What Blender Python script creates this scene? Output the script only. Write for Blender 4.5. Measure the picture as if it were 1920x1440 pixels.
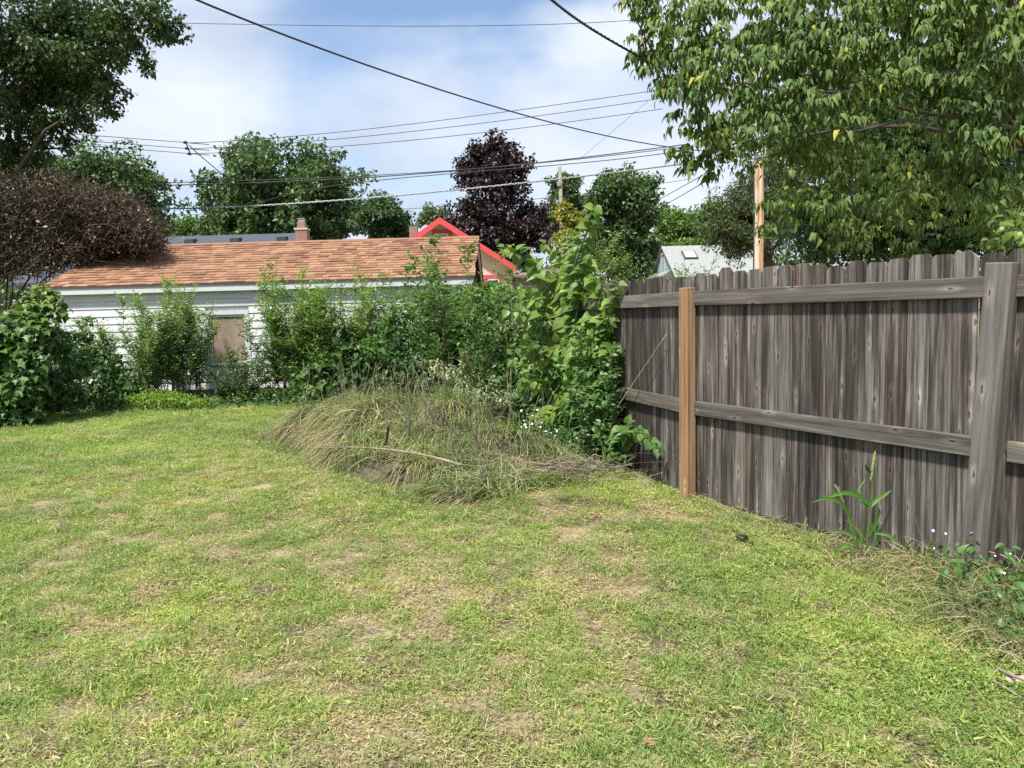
import bpy, math, random
import numpy as np
from mathutils import Vector, Matrix
R = math.radians
sc = bpy.context.scene
for o in list(bpy.data.objects):
    bpy.data.objects.remove(o)
random.seed(7)
rng = np.random.default_rng(7)

# ------------------------------------------------------------------ camera, sky, sun, exposure
PITCH, ROLL, FPX, CAMH = R(5.44), math.atan(.027), 1443.0, 1.575
_F = np.array([0, math.cos(PITCH), -math.sin(PITCH)])
_U0 = np.array([0, math.sin(PITCH), math.cos(PITCH)])
_R0 = np.array([1.0, 0, 0])
_UP = math.cos(ROLL) * _U0 + math.sin(ROLL) * _R0
_RT = math.cos(ROLL) * _R0 - math.sin(ROLL) * _U0
cam_d = bpy.data.cameras.new('camera')
cam = bpy.data.objects.new('camera', cam_d)
sc.collection.objects.link(cam)
cam_d.sensor_fit = 'HORIZONTAL'
cam_d.sensor_width = 36
cam_d.lens = 36 * FPX / 1920
cam_d.clip_start, cam_d.clip_end = .05, 2000
cam.matrix_world = Matrix(((_RT[0], _UP[0], -_F[0], 0), (_RT[1], _UP[1], -_F[1], 0), (_RT[2], _UP[2], -_F[2], CAMH), (0, 0, 0, 1)))
sc.camera = cam

SUN_EL, SUN_AZ = R(60), math.atan2(-.88, -.47)        # direction towards the sun, in the xy plane
sv = Vector((math.cos(SUN_EL) * math.cos(SUN_AZ), math.cos(SUN_EL) * math.sin(SUN_AZ), math.sin(SUN_EL)))
sun_d = bpy.data.lights.new('sun', 'SUN')
sun_d.energy, sun_d.angle, sun_d.color = 5.0, R(5), (1.0, .95, .86)
sun = bpy.data.objects.new('sun', sun_d)
sc.collection.objects.link(sun)
sun.rotation_euler = (-sv).to_track_quat('-Z', 'Y').to_euler()
sun.location = (0, 0, 30)

w = bpy.data.worlds.new('World')
sc.world = w
w.use_nodes = True
nt = w.node_tree
nt.nodes.clear()
def N(nt, t, **k):
    n = nt.nodes.new(t)
    for a, v in k.items():
        if a.startswith('i_'):
            n.inputs[a[2:].replace('_', ' ')].default_value = v
        else:
            setattr(n, a, v)
    return n
def ramp(nt, fac, stops, interp='LINEAR'):
    n = nt.nodes.new('ShaderNodeValToRGB')
    cr = n.color_ramp
    cr.interpolation = interp
    while len(cr.elements) > 1:
        cr.elements.remove(cr.elements[-1])
    cr.elements[0].position = stops[0][0]
    cr.elements[0].color = (*stops[0][1], 1)
    for p, c in stops[1:]:
        e = cr.elements.new(p)
        e.color = (*c, 1)
    if fac is not None:
        nt.links.new(fac, n.inputs[0])
    return n
def mixc(nt, f, a, b, mode='MIX'):
    n = nt.nodes.new('ShaderNodeMix')
    n.data_type = 'RGBA'
    n.blend_type = mode
    for s, v in ((n.inputs[0], f), (n.inputs[6], a), (n.inputs[7], b)):
        if hasattr(v, 'links') or isinstance(v, bpy.types.NodeSocket):
            nt.links.new(v, s)
        elif isinstance(v, (int, float)):
            s.default_value = v
        else:
            s.default_value = (*v, 1)
    return n.outputs[2]
def mth(nt, op, a, b=0.0, clamp=False):
    n = nt.nodes.new('ShaderNodeMath')
    n.operation = op
    n.use_clamp = clamp
    for s, v in ((n.inputs[0], a), (n.inputs[1], b)):
        if isinstance(v, bpy.types.NodeSocket):
            nt.links.new(v, s)
        else:
            s.default_value = v
    return n.outputs[0]
sky = N(nt, 'ShaderNodeTexSky', sky_type='NISHITA', sun_disc=False, sun_elevation=SUN_EL,
        sun_rotation=math.pi / 2 - SUN_AZ, altitude=250, air_density=1.0, dust_density=.6, ozone_density=1.6)
bg1 = N(nt, 'ShaderNodeBackground')
bg1.inputs[1].default_value = .12
nt.links.new(sky.outputs[0], bg1.inputs[0])
tc = N(nt, 'ShaderNodeTexCoord')
mp = N(nt, 'ShaderNodeMapping')
mp.inputs['Scale'].default_value = (1, 1, 2.0)
mp.inputs['Location'].default_value = (3.05, 12.7, 17.36)
nt.links.new(tc.outputs['Generated'], mp.inputs[0])
n1 = N(nt, 'ShaderNodeTexNoise', i_Scale=1.9, i_Detail=5.0, i_Roughness=.48, i_Distortion=.3)
nt.links.new(mp.outputs[0], n1.inputs['Vector'])
n2 = N(nt, 'ShaderNodeTexNoise', i_Scale=3.6, i_Detail=4.0, i_Roughness=.5)
nt.links.new(mp.outputs[0], n2.inputs['Vector'])
sep = N(nt, 'ShaderNodeSeparateXYZ')
nt.links.new(tc.outputs['Generated'], sep.inputs[0])
cov = mth(nt, 'SUBTRACT', n1.outputs[0], mth(nt, 'MULTIPLY', sep.outputs[2], .10))
cm = ramp(nt, cov, [(.335, (0, 0, 0)), (.475, (1, 1, 1))], 'EASE')
cc = ramp(nt, n2.outputs[0], [(.32, (.44, .50, .61)), (.48, (.55, .61, .71)), (.64, (.66, .71, .775))])
bg2 = N(nt, 'ShaderNodeBackground')
bg2.inputs[1].default_value = .86
nt.links.new(cc.outputs[0], bg2.inputs[0])
ms = N(nt, 'ShaderNodeMixShader')
nt.links.new(mth(nt, 'MULTIPLY', cm.outputs[0], .93), ms.inputs[0])
nt.links.new(bg1.outputs[0], ms.inputs[1])
nt.links.new(bg2.outputs[0], ms.inputs[2])
wo = N(nt, 'ShaderNodeOutputWorld')
nt.links.new(ms.outputs[0], wo.inputs[0])

vs = sc.view_settings
vs.view_transform, vs.look, vs.exposure, vs.gamma, vs.use_curve_mapping = 'Standard', 'None', .72, 1, False
cy = sc.cycles
cy.max_bounces, cy.diffuse_bounces, cy.glossy_bounces, cy.transmission_bounces, cy.transparent_max_bounces = 5, 3, 2, 3, 6
cy.caustics_reflective = cy.caustics_refractive = False
cy.use_denoising = False
cy.sample_clamp_direct, cy.sample_clamp_indirect = 8.0, 3.0

# ------------------------------------------------------------------ pixel helpers (1920 x 1440 photograph)
def ray(x, y):
    return _F + (x - 960) / FPX * _RT + (720 - y) / FPX * _UP
def gnd(x, y, z=0.0):
    d = ray(x, y)
    t = (z - CAMH) / d[2]
    return np.array([d[0] * t, d[1] * t, z])
def at(x, y, Y):
    d = ray(x, y)
    t = Y / d[1]
    return np.array([d[0] * t, Y, CAMH + d[2] * t])

def fence_y(x):
    """distance of the far fence run in the picture column x"""
    return 3.309 / (.306 + (x - 960) / FPX) if x > 800 else 99.0
# ------------------------------------------------------------------ mesh helpers
col = sc.collection
def mk(name, V, F, mat=None, parent=None, smooth=False, tint=None, loc=None):
    V = np.asarray(V, np.float32)
    me = bpy.data.meshes.new(name)
    if isinstance(F, np.ndarray):
        k = F.shape[1]
        me.vertices.add(len(V))
        me.vertices.foreach_set('co', V.ravel())
        me.loops.add(F.size)
        me.loops.foreach_set('vertex_index', F.astype(np.int32).ravel())
        me.polygons.add(len(F))
        me.polygons.foreach_set('loop_start', np.arange(0, F.size, k, dtype=np.int32))
        me.polygons.foreach_set('loop_total', np.full(len(F), k, np.int32))
        me.update(calc_edges=True)
    else:
        me.from_pydata([tuple(map(float, v)) for v in V], [], F)
    if smooth:
        me.polygons.foreach_set('use_smooth', np.ones(len(me.polygons), bool))
    if tint is not None:
        a = me.attributes.new('tint', 'FLOAT', 'POINT')
        a.data.foreach_set('value', np.asarray(tint, np.float32))
    if mat:
        me.materials.append(mat)
    o = bpy.data.objects.new(name, me)
    col.objects.link(o)
    if parent:
        o.parent = parent
    if loc is not None:
        o.location = loc
    return o
def tag(o, label=None, cat=None, group=None, kind=None):
    for k, v in (('label', label), ('category', cat), ('group', group), ('kind', kind)):
        if v:
            o[k] = v
    return o
def thing(name, label, cat, base=(0, 0, 0), group=None):
    o = bpy.data.objects.new(name, None)
    o.empty_display_size = .2
    o.location = tuple(map(float, base))
    col.objects.link(o)
    return tag(o, label, cat, group)
def inst(name, me, parent, M):
    o = bpy.data.objects.new(name, me)
    col.objects.link(o)
    o.parent = parent
    o.matrix_basis = M
    return o
def box(x0, x1, y0, y1, z0, z1):
    V = [(x0, y0, z0), (x1, y0, z0), (x1, y1, z0), (x0, y1, z0), (x0, y0, z1), (x1, y0, z1), (x1, y1, z1), (x0, y1, z1)]
    F = [(0, 3, 2, 1), (4, 5, 6, 7), (0, 1, 5, 4), (1, 2, 6, 5), (2, 3, 7, 6), (3, 0, 4, 7)]
    return V, F
def join(parts):
    V, F, n = [], [], 0
    for v, f in parts:
        V += list(v)
        F += [tuple(int(i) + n for i in q) for q in f]
        n += len(v)
    return V, F
def prism(poly, d0, d1, axis='y'):
    """poly: 2-d outline; extruded along axis from d0 to d1"""
    n = len(poly)
    f = {'y': lambda a, b, d: (a, d, b), 'x': lambda a, b, d: (d, a, b), 'z': lambda a, b, d: (a, b, d)}[axis]
    V = [f(a, b, d0) for a, b in poly] + [f(a, b, d1) for a, b in poly]
    F = [tuple(range(n))[::-1], tuple(range(n, 2 * n))] + [(i, (i + 1) % n, n + (i + 1) % n, n + i) for i in range(n)]
    return V, F
def tube(pts, rad, sides=6, cap=True):
    P = np.asarray(pts, float)
    n = len(P)
    r = np.broadcast_to(np.asarray(rad, float), (n,))
    T = np.gradient(P, axis=0)
    T /= np.linalg.norm(T, axis=1)[:, None] + 1e-9
    a = np.array([1.0, 0, 0]) if abs(T[0][0]) < .8 else np.array([0, 1.0, 0])
    V = np.zeros((n, sides, 3))
    ang = np.linspace(0, 2 * math.pi, sides, endpoint=False)
    for i in range(n):
        a = a - T[i] * (a @ T[i])
        a /= np.linalg.norm(a) + 1e-9
        b = np.cross(T[i], a)
        V[i] = P[i] + r[i] * (np.cos(ang)[:, None] * a + np.sin(ang)[:, None] * b)
    F = []
    for i in range(n - 1):
        for j in range(sides):
            k = (j + 1) % sides
            F.append((i * sides + j, i * sides + k, (i + 1) * sides + k, (i + 1) * sides + j))
    if cap:
        F += [tuple(range(sides))[::-1], tuple(range((n - 1) * sides, n * sides))]
    return V.reshape(-1, 3), F
def bend(a, b, n=6, wob=.05, sag=0.0, g=None):
    g = g or rng
    a, b = np.asarray(a, float), np.asarray(b, float)
    t = np.linspace(0, 1, n)[:, None]
    P = a + (b - a) * t
    L = np.linalg.norm(b - a)
    P += g.normal(0, wob * L, (n, 3)) * (np.sin(math.pi * t) ** .7)
    P[:, 2] -= sag * L * (4 * t * (1 - t))[:, 0]
    return P

# ------------------------------------------------------------------ leaf geometry
def fan(outline, fold=.25, droop=.25, c=(0, .42)):
    pts = [c] + outline
    V = np.array([(x, y, fold * abs(x) - droop * y * y) for x, y in pts], float)
    n = len(outline)
    F = np.array([(0, 1 + i, 1 + (i + 1) % n) for i in range(n)])
    return V, F
L_QUAD = (np.array([(0, 0, 0), (.3, .45, .07), (0, 1, -.12), (-.3, .45, .07)], float), np.array([(0, 1, 2), (0, 2, 3)]))
L_NARROW = (np.array([(0, 0, 0), (.16, .45, .05), (0, 1, -.15), (-.16, .45, .05)], float), np.array([(0, 1, 2), (0, 2, 3)]))
L_OVATE = fan([(0, 0), (.22, .12), (.34, .34), (.24, .65), (.08, .86), (0, 1.05), (-.08, .86), (-.24, .65), (-.34, .34), (-.22, .12)], .3, .3)
L_HEART = fan([(0, .04), (.2, -.04), (.4, .12), (.42, .36), (.28, .66), (.09, .88), (0, 1.06), (-.09, .88), (-.28, .66), (-.42, .36), (-.4, .12), (-.2, -.04)], .28, .28)
L_ELDER = fan([(0, 0), (.24, .2), (.2, .55), (0, 1.12), (-.2, .55), (-.24, .2)], .4, .4)
L_MAPLE = fan([(0, 0), (.14, .06), (.42, -.05), (.3, .17), (.6, .4), (.34, .46), (.24, .62), (.18, .78), (0, 1.05), (-.18, .78), (-.24, .62), (-.34, .46), (-.6, .4), (-.3, .17), (-.42, -.05), (-.14, .06)], .15, .3, (0, .35))
L_SMALL = fan([(0, 0), (.24, .42), (0, 1), (-.24, .42)], .25, .15)
def unit(a):
    return a / (np.linalg.norm(a, axis=-1, keepdims=True) + 1e-9)
def frames(axis, normal):
    Y = unit(axis)
    X = unit(np.cross(Y, normal))
    Z = np.cross(X, Y)
    return np.stack([X, Y, Z], axis=2)      # columns
def scatter(tpl, pos, fr, size):
    tv, tf = tpl
    n, k = len(pos), len(tv)
    V = np.einsum('nij,kj->nki', fr, tv) * np.asarray(size)[:, None, None] + pos[:, None, :]
    F = tf[None] + (np.arange(n) * k)[:, None, None]
    return V.reshape(-1, 3), F.reshape(-1, tf.shape[1])
def in_frame(p):
    q = p - np.array([0, 0, CAMH])
    a = q @ _F
    x, y = q @ _RT / np.maximum(a, .01) * FPX, q @ _UP / np.maximum(a, .01) * FPX
    return (a > .2) & (np.abs(x) < 950) & (np.abs(y) < 710)
def leaves(th, tpl, pos, axis, normal, size, mat, name='foliage', parts=0, tint=None, leafname='leaf', stuff=True):
    base = np.array(th.location)
    fr = frames(axis, normal)
    size = np.asarray(size)
    n = len(pos)
    order = np.arange(n)
    if parts:
        d = np.linalg.norm(pos - np.array([0, 0, CAMH]), axis=1) / size
        d = d + np.where(in_frame(pos), 0, 1e4)
        order = np.argsort(d)
        k = min(parts, n)
        me = bpy.data.meshes.new(leafname)
        me.from_pydata([tuple(v) for v in tpl[0]], [], [tuple(map(int, f)) for f in tpl[1]])
        if tint is not None:
            a = me.attributes.new('tint', 'FLOAT', 'POINT')
            a.data.foreach_set('value', np.full(len(tpl[0]), float(np.mean(tint[order[:k]])), np.float32))
        me.materials.append(mat)
        for i in order[:k]:
            M = Matrix.Identity(4)
            for a in range(3):
                for b in range(3):
                    M[a][b] = float(fr[i, a, b] * size[i])
                M[a][3] = float(pos[i, a] - base[a])
            inst(leafname, me, th, M)
        order = order[k:]
    if len(order):
        V, F = scatter(tpl, pos[order] - base, fr[order], size[order])
        tt = None if tint is None else np.repeat(np.asarray(tint)[order], len(tpl[0]))
        o = mk(name, V, F, mat, th, tint=tt)
        if stuff:
            o['kind'] = 'stuff'
        return o
def crown(blobs, n, flat=.8, shell=.55, up=.6, g=None, droop=.35):
    """leaf positions in a set of blobs (x, y, z, r); returns pos, axis, normal"""
    g = g or rng
    B = np.asarray(blobs, float)
    wgt = B[:, 3] ** 2
    i = g.choice(len(B), n, p=wgt / wgt.sum())
    d = unit(g.normal(size=(n, 3)))
    rr = (shell + (1 - shell) * g.random(n) ** .7) * B[i, 3]
    pos = B[i, :3] + d * rr[:, None] * np.array([1, 1, flat])
    normal = unit(d * .8 + np.array([0, 0, up]) + g.normal(0, .45, (n, 3)))
    axis = unit(d * .5 + g.normal(0, .6, (n, 3)) + np.array([0, 0, -droop]))
    return pos, axis, normal

# ------------------------------------------------------------------ materials
def new_mat(name):
    m = bpy.data.materials.new(name)
    m.use_nodes = True
    nt = m.node_tree
    nt.nodes.clear()
    out = N(nt, 'ShaderNodeOutputMaterial')
    b = N(nt, 'ShaderNodeBsdfPrincipled')
    nt.links.new(b.outputs[0], out.inputs[0])
    return m, nt, b, out
def rnd(nt):
    """random value per piece: mesh island + object"""
    g = N(nt, 'ShaderNodeNewGeometry')
    oi = N(nt, 'ShaderNodeObjectInfo')
    return mth(nt, 'FRACT', mth(nt, 'ADD', g.outputs['Random Per Island'], oi.outputs['Random']))
def leaf_mat(name, dark, mid, light, odd=None, odd_at=.95, young=None, trans=.32, rough=.42, spec=.35, patch=.6):
    m, nt, b, out = new_mat(name)
    r = rnd(nt)
    st = [(0, dark), (.5, mid), (.9 if odd is None else odd_at - .04, light)]
    if odd:
        st += [(odd_at, odd)]
    c = ramp(nt, r, st).outputs[0]
    g = N(nt, 'ShaderNodeNewGeometry')
    no = N(nt, 'ShaderNodeTexNoise', i_Scale=patch, i_Detail=2.0)
    nt.links.new(g.outputs['Position'], no.inputs['Vector'])
    v = ramp(nt, no.outputs[0], [(.3, (.72, .78, .8)), (.7, (1.25, 1.18, 1.0))]).outputs[0]
    c = mixc(nt, 1.0, c, v, 'MULTIPLY')
    if young:
        at_ = N(nt, 'ShaderNodeAttribute', attribute_name='tint')
        c = mixc(nt, at_.outputs['Fac'], c, young)
    nt.links.new(c, b.inputs['Base Color'])
    b.inputs['Roughness'].default_value = rough
    b.inputs['Specular IOR Level'].default_value = spec
    t = N(nt, 'ShaderNodeBsdfTranslucent')
    nt.links.new(mixc(nt, 1.0, c, (1.25, 1.35, .55), 'MULTIPLY'), t.inputs[0])
    mx = N(nt, 'ShaderNodeMixShader')
    mx.inputs[0].default_value = trans
    nt.links.new(b.outputs[0], mx.inputs[1])
    nt.links.new(t.outputs[0], mx.inputs[2])
    nt.links.new(mx.outputs[0], out.inputs[0])
    return m
def plain(name, c, rough=.7, noise=0.0, scale=6.0, metal=0.0, bump=0.0, c2=None, detail=6.0, stretch=None, coord='Object'):
    m, nt, b, out = new_mat(name)
    b.inputs['Roughness'].default_value = rough
    b.inputs['Metallic'].default_value = metal
    if noise or c2 or bump:
        tc = N(nt, 'ShaderNodeTexCoord')
        mp = N(nt, 'ShaderNodeMapping')
        mp.inputs['Scale'].default_value = stretch or (1, 1, 1)
        nt.links.new(tc.outputs[coord], mp.inputs[0])
        no = N(nt, 'ShaderNodeTexNoise', i_Scale=scale, i_Detail=detail, i_Roughness=.6)
        nt.links.new(mp.outputs[0], no.inputs['Vector'])
        a = tuple(x * (1 - noise) for x in c)
        z = c2 or tuple(min(1, x * (1 + noise)) for x in c)
        nt.links.new(ramp(nt, no.outputs[0], [(.3, a), (.7, z)]).outputs[0], b.inputs['Base Color'])
        if bump:
            bu = N(nt, 'ShaderNodeBump')
            bu.inputs['Strength'].default_value = bump
            bu.inputs['Distance'].default_value = .02
            nt.links.new(no.outputs[0], bu.inputs['Height'])
            nt.links.new(bu.outputs[0], b.inputs['Normal'])
    else:
        b.inputs['Base Color'].default_value = (*c, 1)
    return m
def wood_mat(name, dark, mid, light, brown, axis='z', fresh=False):
    """weathered board: streaks along the board, knots, per-board tone"""
    m, nt, b, out = new_mat(name)
    tc = N(nt, 'ShaderNodeTexCoord')
    oi = N(nt, 'ShaderNodeObjectInfo')
    off = N(nt, 'ShaderNodeVectorMath', operation='MULTIPLY_ADD')
    off.inputs[1].default_value = (1, 1, 1)
    cx = N(nt, 'ShaderNodeCombineXYZ')
    for k, s in enumerate((37.0, 91.0, 53.0)):
        nt.links.new(mth(nt, 'MULTIPLY', oi.outputs['Random'], s), cx.inputs[k])
    nt.links.new(tc.outputs['Object'], off.inputs[0])
    nt.links.new(cx.outputs[0], off.inputs[2])
    def sm(sc_):
        mp = N(nt, 'ShaderNodeMapping')
        mp.inputs['Scale'].default_value = sc_ if axis == 'z' else (sc_[2], sc_[1], sc_[0])
        nt.links.new(off.outputs[0], mp.inputs[0])
        return mp.outputs[0]
    # knots bend the grain
    vk = N(nt, 'ShaderNodeTexVoronoi', voronoi_dimensions='2D', i_Scale=1.0)
    vk.inputs['Randomness'].default_value = 1
    ks = N(nt, 'ShaderNodeSeparateXYZ')
    nt.links.new(sm((6.5, 6.5, 2.0)), ks.inputs[0])
    kc = N(nt, 'ShaderNodeCombineXYZ')
    nt.links.new(ks.outputs[0], kc.inputs[0])
    nt.links.new(ks.outputs[2], kc.inputs[1])
    kn = N(nt, 'ShaderNodeTexNoise', i_Scale=9.0, i_Detail=2.0)
    nt.links.new(kc.outputs[0], kn.inputs['Vector'])
    ka = N(nt, 'ShaderNodeVectorMath', operation='MULTIPLY_ADD')
    ka.inputs[1].default_value = (.10, .10, .0)
    nt.links.new(kn.outputs['Color'], ka.inputs[0])
    nt.links.new(kc.outputs[0], ka.inputs[2])
    nt.links.new(ka.outputs[0], vk.inputs['Vector'])
    kd = vk.outputs['Distance']
    n1 = N(nt, 'ShaderNodeTexNoise', i_Scale=1.0, i_Detail=8.0, i_Roughness=.66, i_Distortion=.25)
    nt.links.new(sm((42, 42, 1.3)), n1.inputs['Vector'])
    n2 = N(nt, 'ShaderNodeTexNoise', i_Scale=1.0, i_Detail=5.0, i_Roughness=.6)
    nt.links.new(sm((13, 13, .8)), n2.inputs['Vector'])
    n3 = N(nt, 'ShaderNodeTexNoise', i_Scale=1.0, i_Detail=8.0, i_Roughness=.7)
    nt.links.new(sm((170, 170, 5)), n3.inputs['Vector'])
    f = mth(nt, 'ADD', mth(nt, 'MULTIPLY', n1.outputs[0], .5), mth(nt, 'MULTIPLY', n2.outputs[0], .5))
    f = mth(nt, 'ADD', f, mth(nt, 'MULTIPLY', mth(nt, 'SUBTRACT', oi.outputs['Random'], .5), .10))
    f = mth(nt, 'ADD', f, mth(nt, 'MULTIPLY', mth(nt, 'SUBTRACT', n3.outputs[0], .5), .22))
    c = ramp(nt, f, [(.36, dark), (.485, mid), (.66, light)]).outputs[0]
    n4 = N(nt, 'ShaderNodeTexNoise', i_Scale=1.0, i_Detail=4.0)
    nt.links.new(sm((9, 9, .7)), n4.inputs['Vector'])
    bf = ramp(nt, n4.outputs[0], [(.5, (0, 0, 0)), (.72, (1, 1, 1))]).outputs[0]
    c = mixc(nt, bf, c, mixc(nt, 1.0, c, brown, 'MULTIPLY'))
    kr = ramp(nt, kd, [(.0, (.45, .38, .32)), (.035, (.6, .5, .42)), (.05, (1.9, 1.85, 1.8)), (.10, (1.45, 1.42, 1.38)), (.17, (1, 1, 1))]).outputs[0]
    c = mixc(nt, .9, c, kr, 'MULTIPLY')
    nt.links.new(c, b.inputs['Base Color'])
    b.inputs['Roughness'].default_value = .88
    b.inputs['Specular IOR Level'].default_value = .2
    bu = N(nt, 'ShaderNodeBump')
    bu.inputs['Strength'].default_value = .55
    bu.inputs['Distance'].default_value = .006
    nt.links.new(mth(nt, 'ADD', n1.outputs[0], mth(nt, 'MULTIPLY', n3.outputs[0], .6)), bu.inputs['Height'])
    nt.links.new(bu.outputs[0], b.inputs['Normal'])
    return m

M_PICKET = wood_mat('weathered_picket', (.016, .0133, .0118), (.062, .054, .0485), (.255, .235, .215), (.88, .68, .55))
M_RAIL = wood_mat('weathered_rail', (.055, .049, .043), (.115, .104, .093), (.235, .216, .194), (1.0, .92, .8), axis='x')
M_POST = wood_mat('weathered_post', (.055, .05, .046), (.12, .11, .101), (.235, .219, .203), (.95, .85, .78))
M_NEWPOST = wood_mat('newer_post', (.14, .082, .045), (.275, .18, .105), (.40, .29, .185), (1.0, .82, .64))
M_BARK = plain('bark', (.075, .06, .048), .95, .5, 9, bump=.8, stretch=(3, 3, .7))
M_BARKL = plain('pale_bark', (.17, .155, .13), .95, .4, 12, bump=.6, stretch=(3, 3, .7))
M_STEM = plain('green_brown_stem', (.13, .12, .06), .8, .4, 20)
M_TWIG = plain('dry_twig', (.17, .125, .09), .9, .5, 8, c2=(.36, .29, .22))
M_DARKTWIG = plain('dark_twig', (.034, .026, .019), .95, .4, 6, c2=(.10, .08, .06))

# ------------------------------------------------------------------ value noise for layout
def vnoise(x, y, s, seed, ax=1.0, ay=1.0):
    g = np.random.default_rng(seed).random((97, 97))
    x, y = np.asarray(x) / s * ax + 40.3, np.asarray(y) / s * ay + 40.7
    i, j = np.floor(x).astype(int), np.floor(y).astype(int)
    u, v = x - i, y - j
    u, v = u * u * (3 - 2 * u), v * v * (3 - 2 * v)
    i, j = i % 96, j % 96
    return (g[i, j] * (1 - u) + g[i + 1, j] * u) * (1 - v) + (g[i, j + 1] * (1 - u) + g[i + 1, j + 1] * u) * v

# ================================================================== GROUND
gm, gt, gb, go = new_mat('lawn_soil')
g_ = N(gt, 'ShaderNodeNewGeometry')
na = N(gt, 'ShaderNodeTexNoise', i_Scale=2.2, i_Detail=8.0, i_Roughness=.65)
nb = N(gt, 'ShaderNodeTexNoise', i_Scale=45.0, i_Detail=6.0, i_Roughness=.7)
for q in (na, nb):
    gt.links.new(g_.outputs['Position'], q.inputs['Vector'])
fa = mth(gt, 'ADD', mth(gt, 'MULTIPLY', na.outputs[0], .6), mth(gt, 'MULTIPLY', nb.outputs[0], .4))
gt.links.new(ramp(gt, fa, [(.36, (.05, .04, .018)), (.47, (.15, .12, .06)), (.56, (.33, .26, .145)), (.66, (.48, .385, .24))]).outputs[0], gb.inputs['Base Color'])
gb.inputs['Roughness'].default_value = .95
bu = N(gt, 'ShaderNodeBump')
bu.inputs['Strength'].default_value = .8
bu.inputs['Distance'].default_value = .02
gt.links.new(nb.outputs[0], bu.inputs['Height'])
gt.links.new(bu.outputs[0], gb.inputs['Normal'])
def gz(x, y):
    x, y = np.asarray(x, float), np.asarray(y, float)
    near = np.clip((18 - np.hypot(x, y - 6)) / 6, 0, 1)
    return near * ((vnoise(x, y, 1.6, 5) - .5) * .05 + (vnoise(x, y, .5, 6) - .5) * .02)
xs = np.concatenate([[-900, -300, -90, -40, -20], np.arange(-14, 8.01, .2), [14, 40, 90, 300, 900]])
ys = np.concatenate([[-300, -60, -10, -3], np.arange(0, 18.01, .2), [24, 40, 80, 200, 500, 1500]])
GX, GY = np.meshgrid(xs, ys)
GV = np.stack([GX, GY, gz(GX, GY)], -1).reshape(-1, 3)
nx_ = len(xs)
ii, jj = np.meshgrid(np.arange(nx_ - 1), np.arange(len(ys) - 1))
q0 = (jj * nx_ + ii).ravel()
ground = mk('ground', GV, np.stack([q0, q0 + 1, q0 + nx_ + 1, q0 + nx_], 1), gm, smooth=True)
tag(ground, 'patchy mown back yard lawn ground with bare straw-coloured soil', 'lawn', kind='structure')

# ================================================================== GARAGE
GX0, GX1, GY0, GE = -9.42, -1.0, 16.2, 2.16            # left, right, front wall, wall height under soffit
RIDGE_Y, RIDGE_Z, EAVE_Y, EAVE_Z = 19.2, 3.41, 16.04, 2.31
M_SIDING = plain('white_siding', (.52, .535, .535), .55, .08, 3, c2=(.60, .615, .615), stretch=(.6, 1, 6))
M_WHITE = plain('white_trim', (.50, .525, .54), .5, .05, 4)
mr, rt, rb, ro = new_mat('tan_shingle')
sr = rnd(rt)
sh_c = ramp(rt, sr, [(0, (.175, .087, .050)), (.3, (.235, .12, .070)), (.6, (.275, .147, .087)), (.85, (.33, .19, .115)), (1, (.25, .13, .077))]).outputs[0]
gg = N(rt, 'ShaderNodeNewGeometry')
nn = N(rt, 'ShaderNodeTexNoise', i_Scale=60.0, i_Detail=4.0)
rt.links.new(gg.outputs['Position'], nn.inputs['Vector'])
sh_c = mixc(rt, .7, sh_c, ramp(rt, nn.outputs[0], [(.3, (.75, .75, .75)), (.7, (1.2, 1.2, 1.2))]).outputs[0], 'MULTIPLY')
rt.links.new(sh_c, rb.inputs['Base Color'])
rb.inputs['Roughness'].default_value = .95
gar = thing('garage', 'long white garage with clapboard siding and orange-brown shingle roof', 'garage', (-5.2, 16.2, 0))
gb_ = np.array(gar.location)
def gadd(name, vf, mat, par=None, smooth=False):
    V = np.asarray(vf[0], float) - gb_
    return mk(name, V, [tuple(f) for f in vf[1]], mat, par or gar, smooth)
gadd('wall', join([box(GX0 + .03, GX1 - .03, GY0 + .03, GY0 + .12, .1, GE - .01), box(GX0 + .03, GX0 + .12, GY0 + .12, 22.1, .1, GE - .01), box(GX1 - .12, GX1 - .03, GY0 + .12, 22.1, .1, GE - .01), box(GX0 + .03, GX1 - .03, 22.1, 22.2, .1, GE - .01)]), M_SIDING)
for gx in (GX0 + .04, GX1 - .12):
    gadd('gable', prism([(16.22, GE - .005), (22.2, GE - .005), (RIDGE_Y, RIDGE_Z - .1)], gx, gx + .08, 'x'), M_SIDING)
gadd('foundation', box(GX0 + .05, GX1 - .05, GY0 + .05, 22.15, -.1, .098), plain('concrete', (.3, .29, .27), .9, .3, 8))
wx0, wx1 = at(388, 640, 16.2)[0], at(470, 640, 16.2)[0]
wz0, wz1 = at(430, 684, 16.2)[2], at(430, 582, 16.2)[2]
def board(x0, x1, z0, h):
    return join([prism([(GY0 - .020, z0 - .004), (GY0 + .03, z0 - .004), (GY0 + .03, z0 + h), (GY0 - .002, z0 + h)], x0, x1, 'x')])
z, step, row = .10, .158, 0
while z < GE - .03:
    h = min(step, GE - .012 - z)
    cuts = [GX0 + .09]
    seam = GX0 + (1.2, 3.0, 2.1, .7)[row % 4]
    while seam < GX1 - .6:
        if not (wx0 - .3 < seam < wx1 + .3):
            cuts.append(seam)
        seam += 3.66
    cuts.append(GX1 - .09)
    for a, b in zip(cuts[:-1], cuts[1:]):
        segs = [(a, b)]
        if z + h > wz0 and z < wz1 and a < wx1 and b > wx0:
            segs = [(a, wx0), (wx1, b)]
        for s0, s1 in segs:
            if s1 - s0 > .05:
                gadd('siding_board', board(s0 + .001, s1 - .001, z, h), M_SIDING)
    z += step
    row += 1
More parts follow.
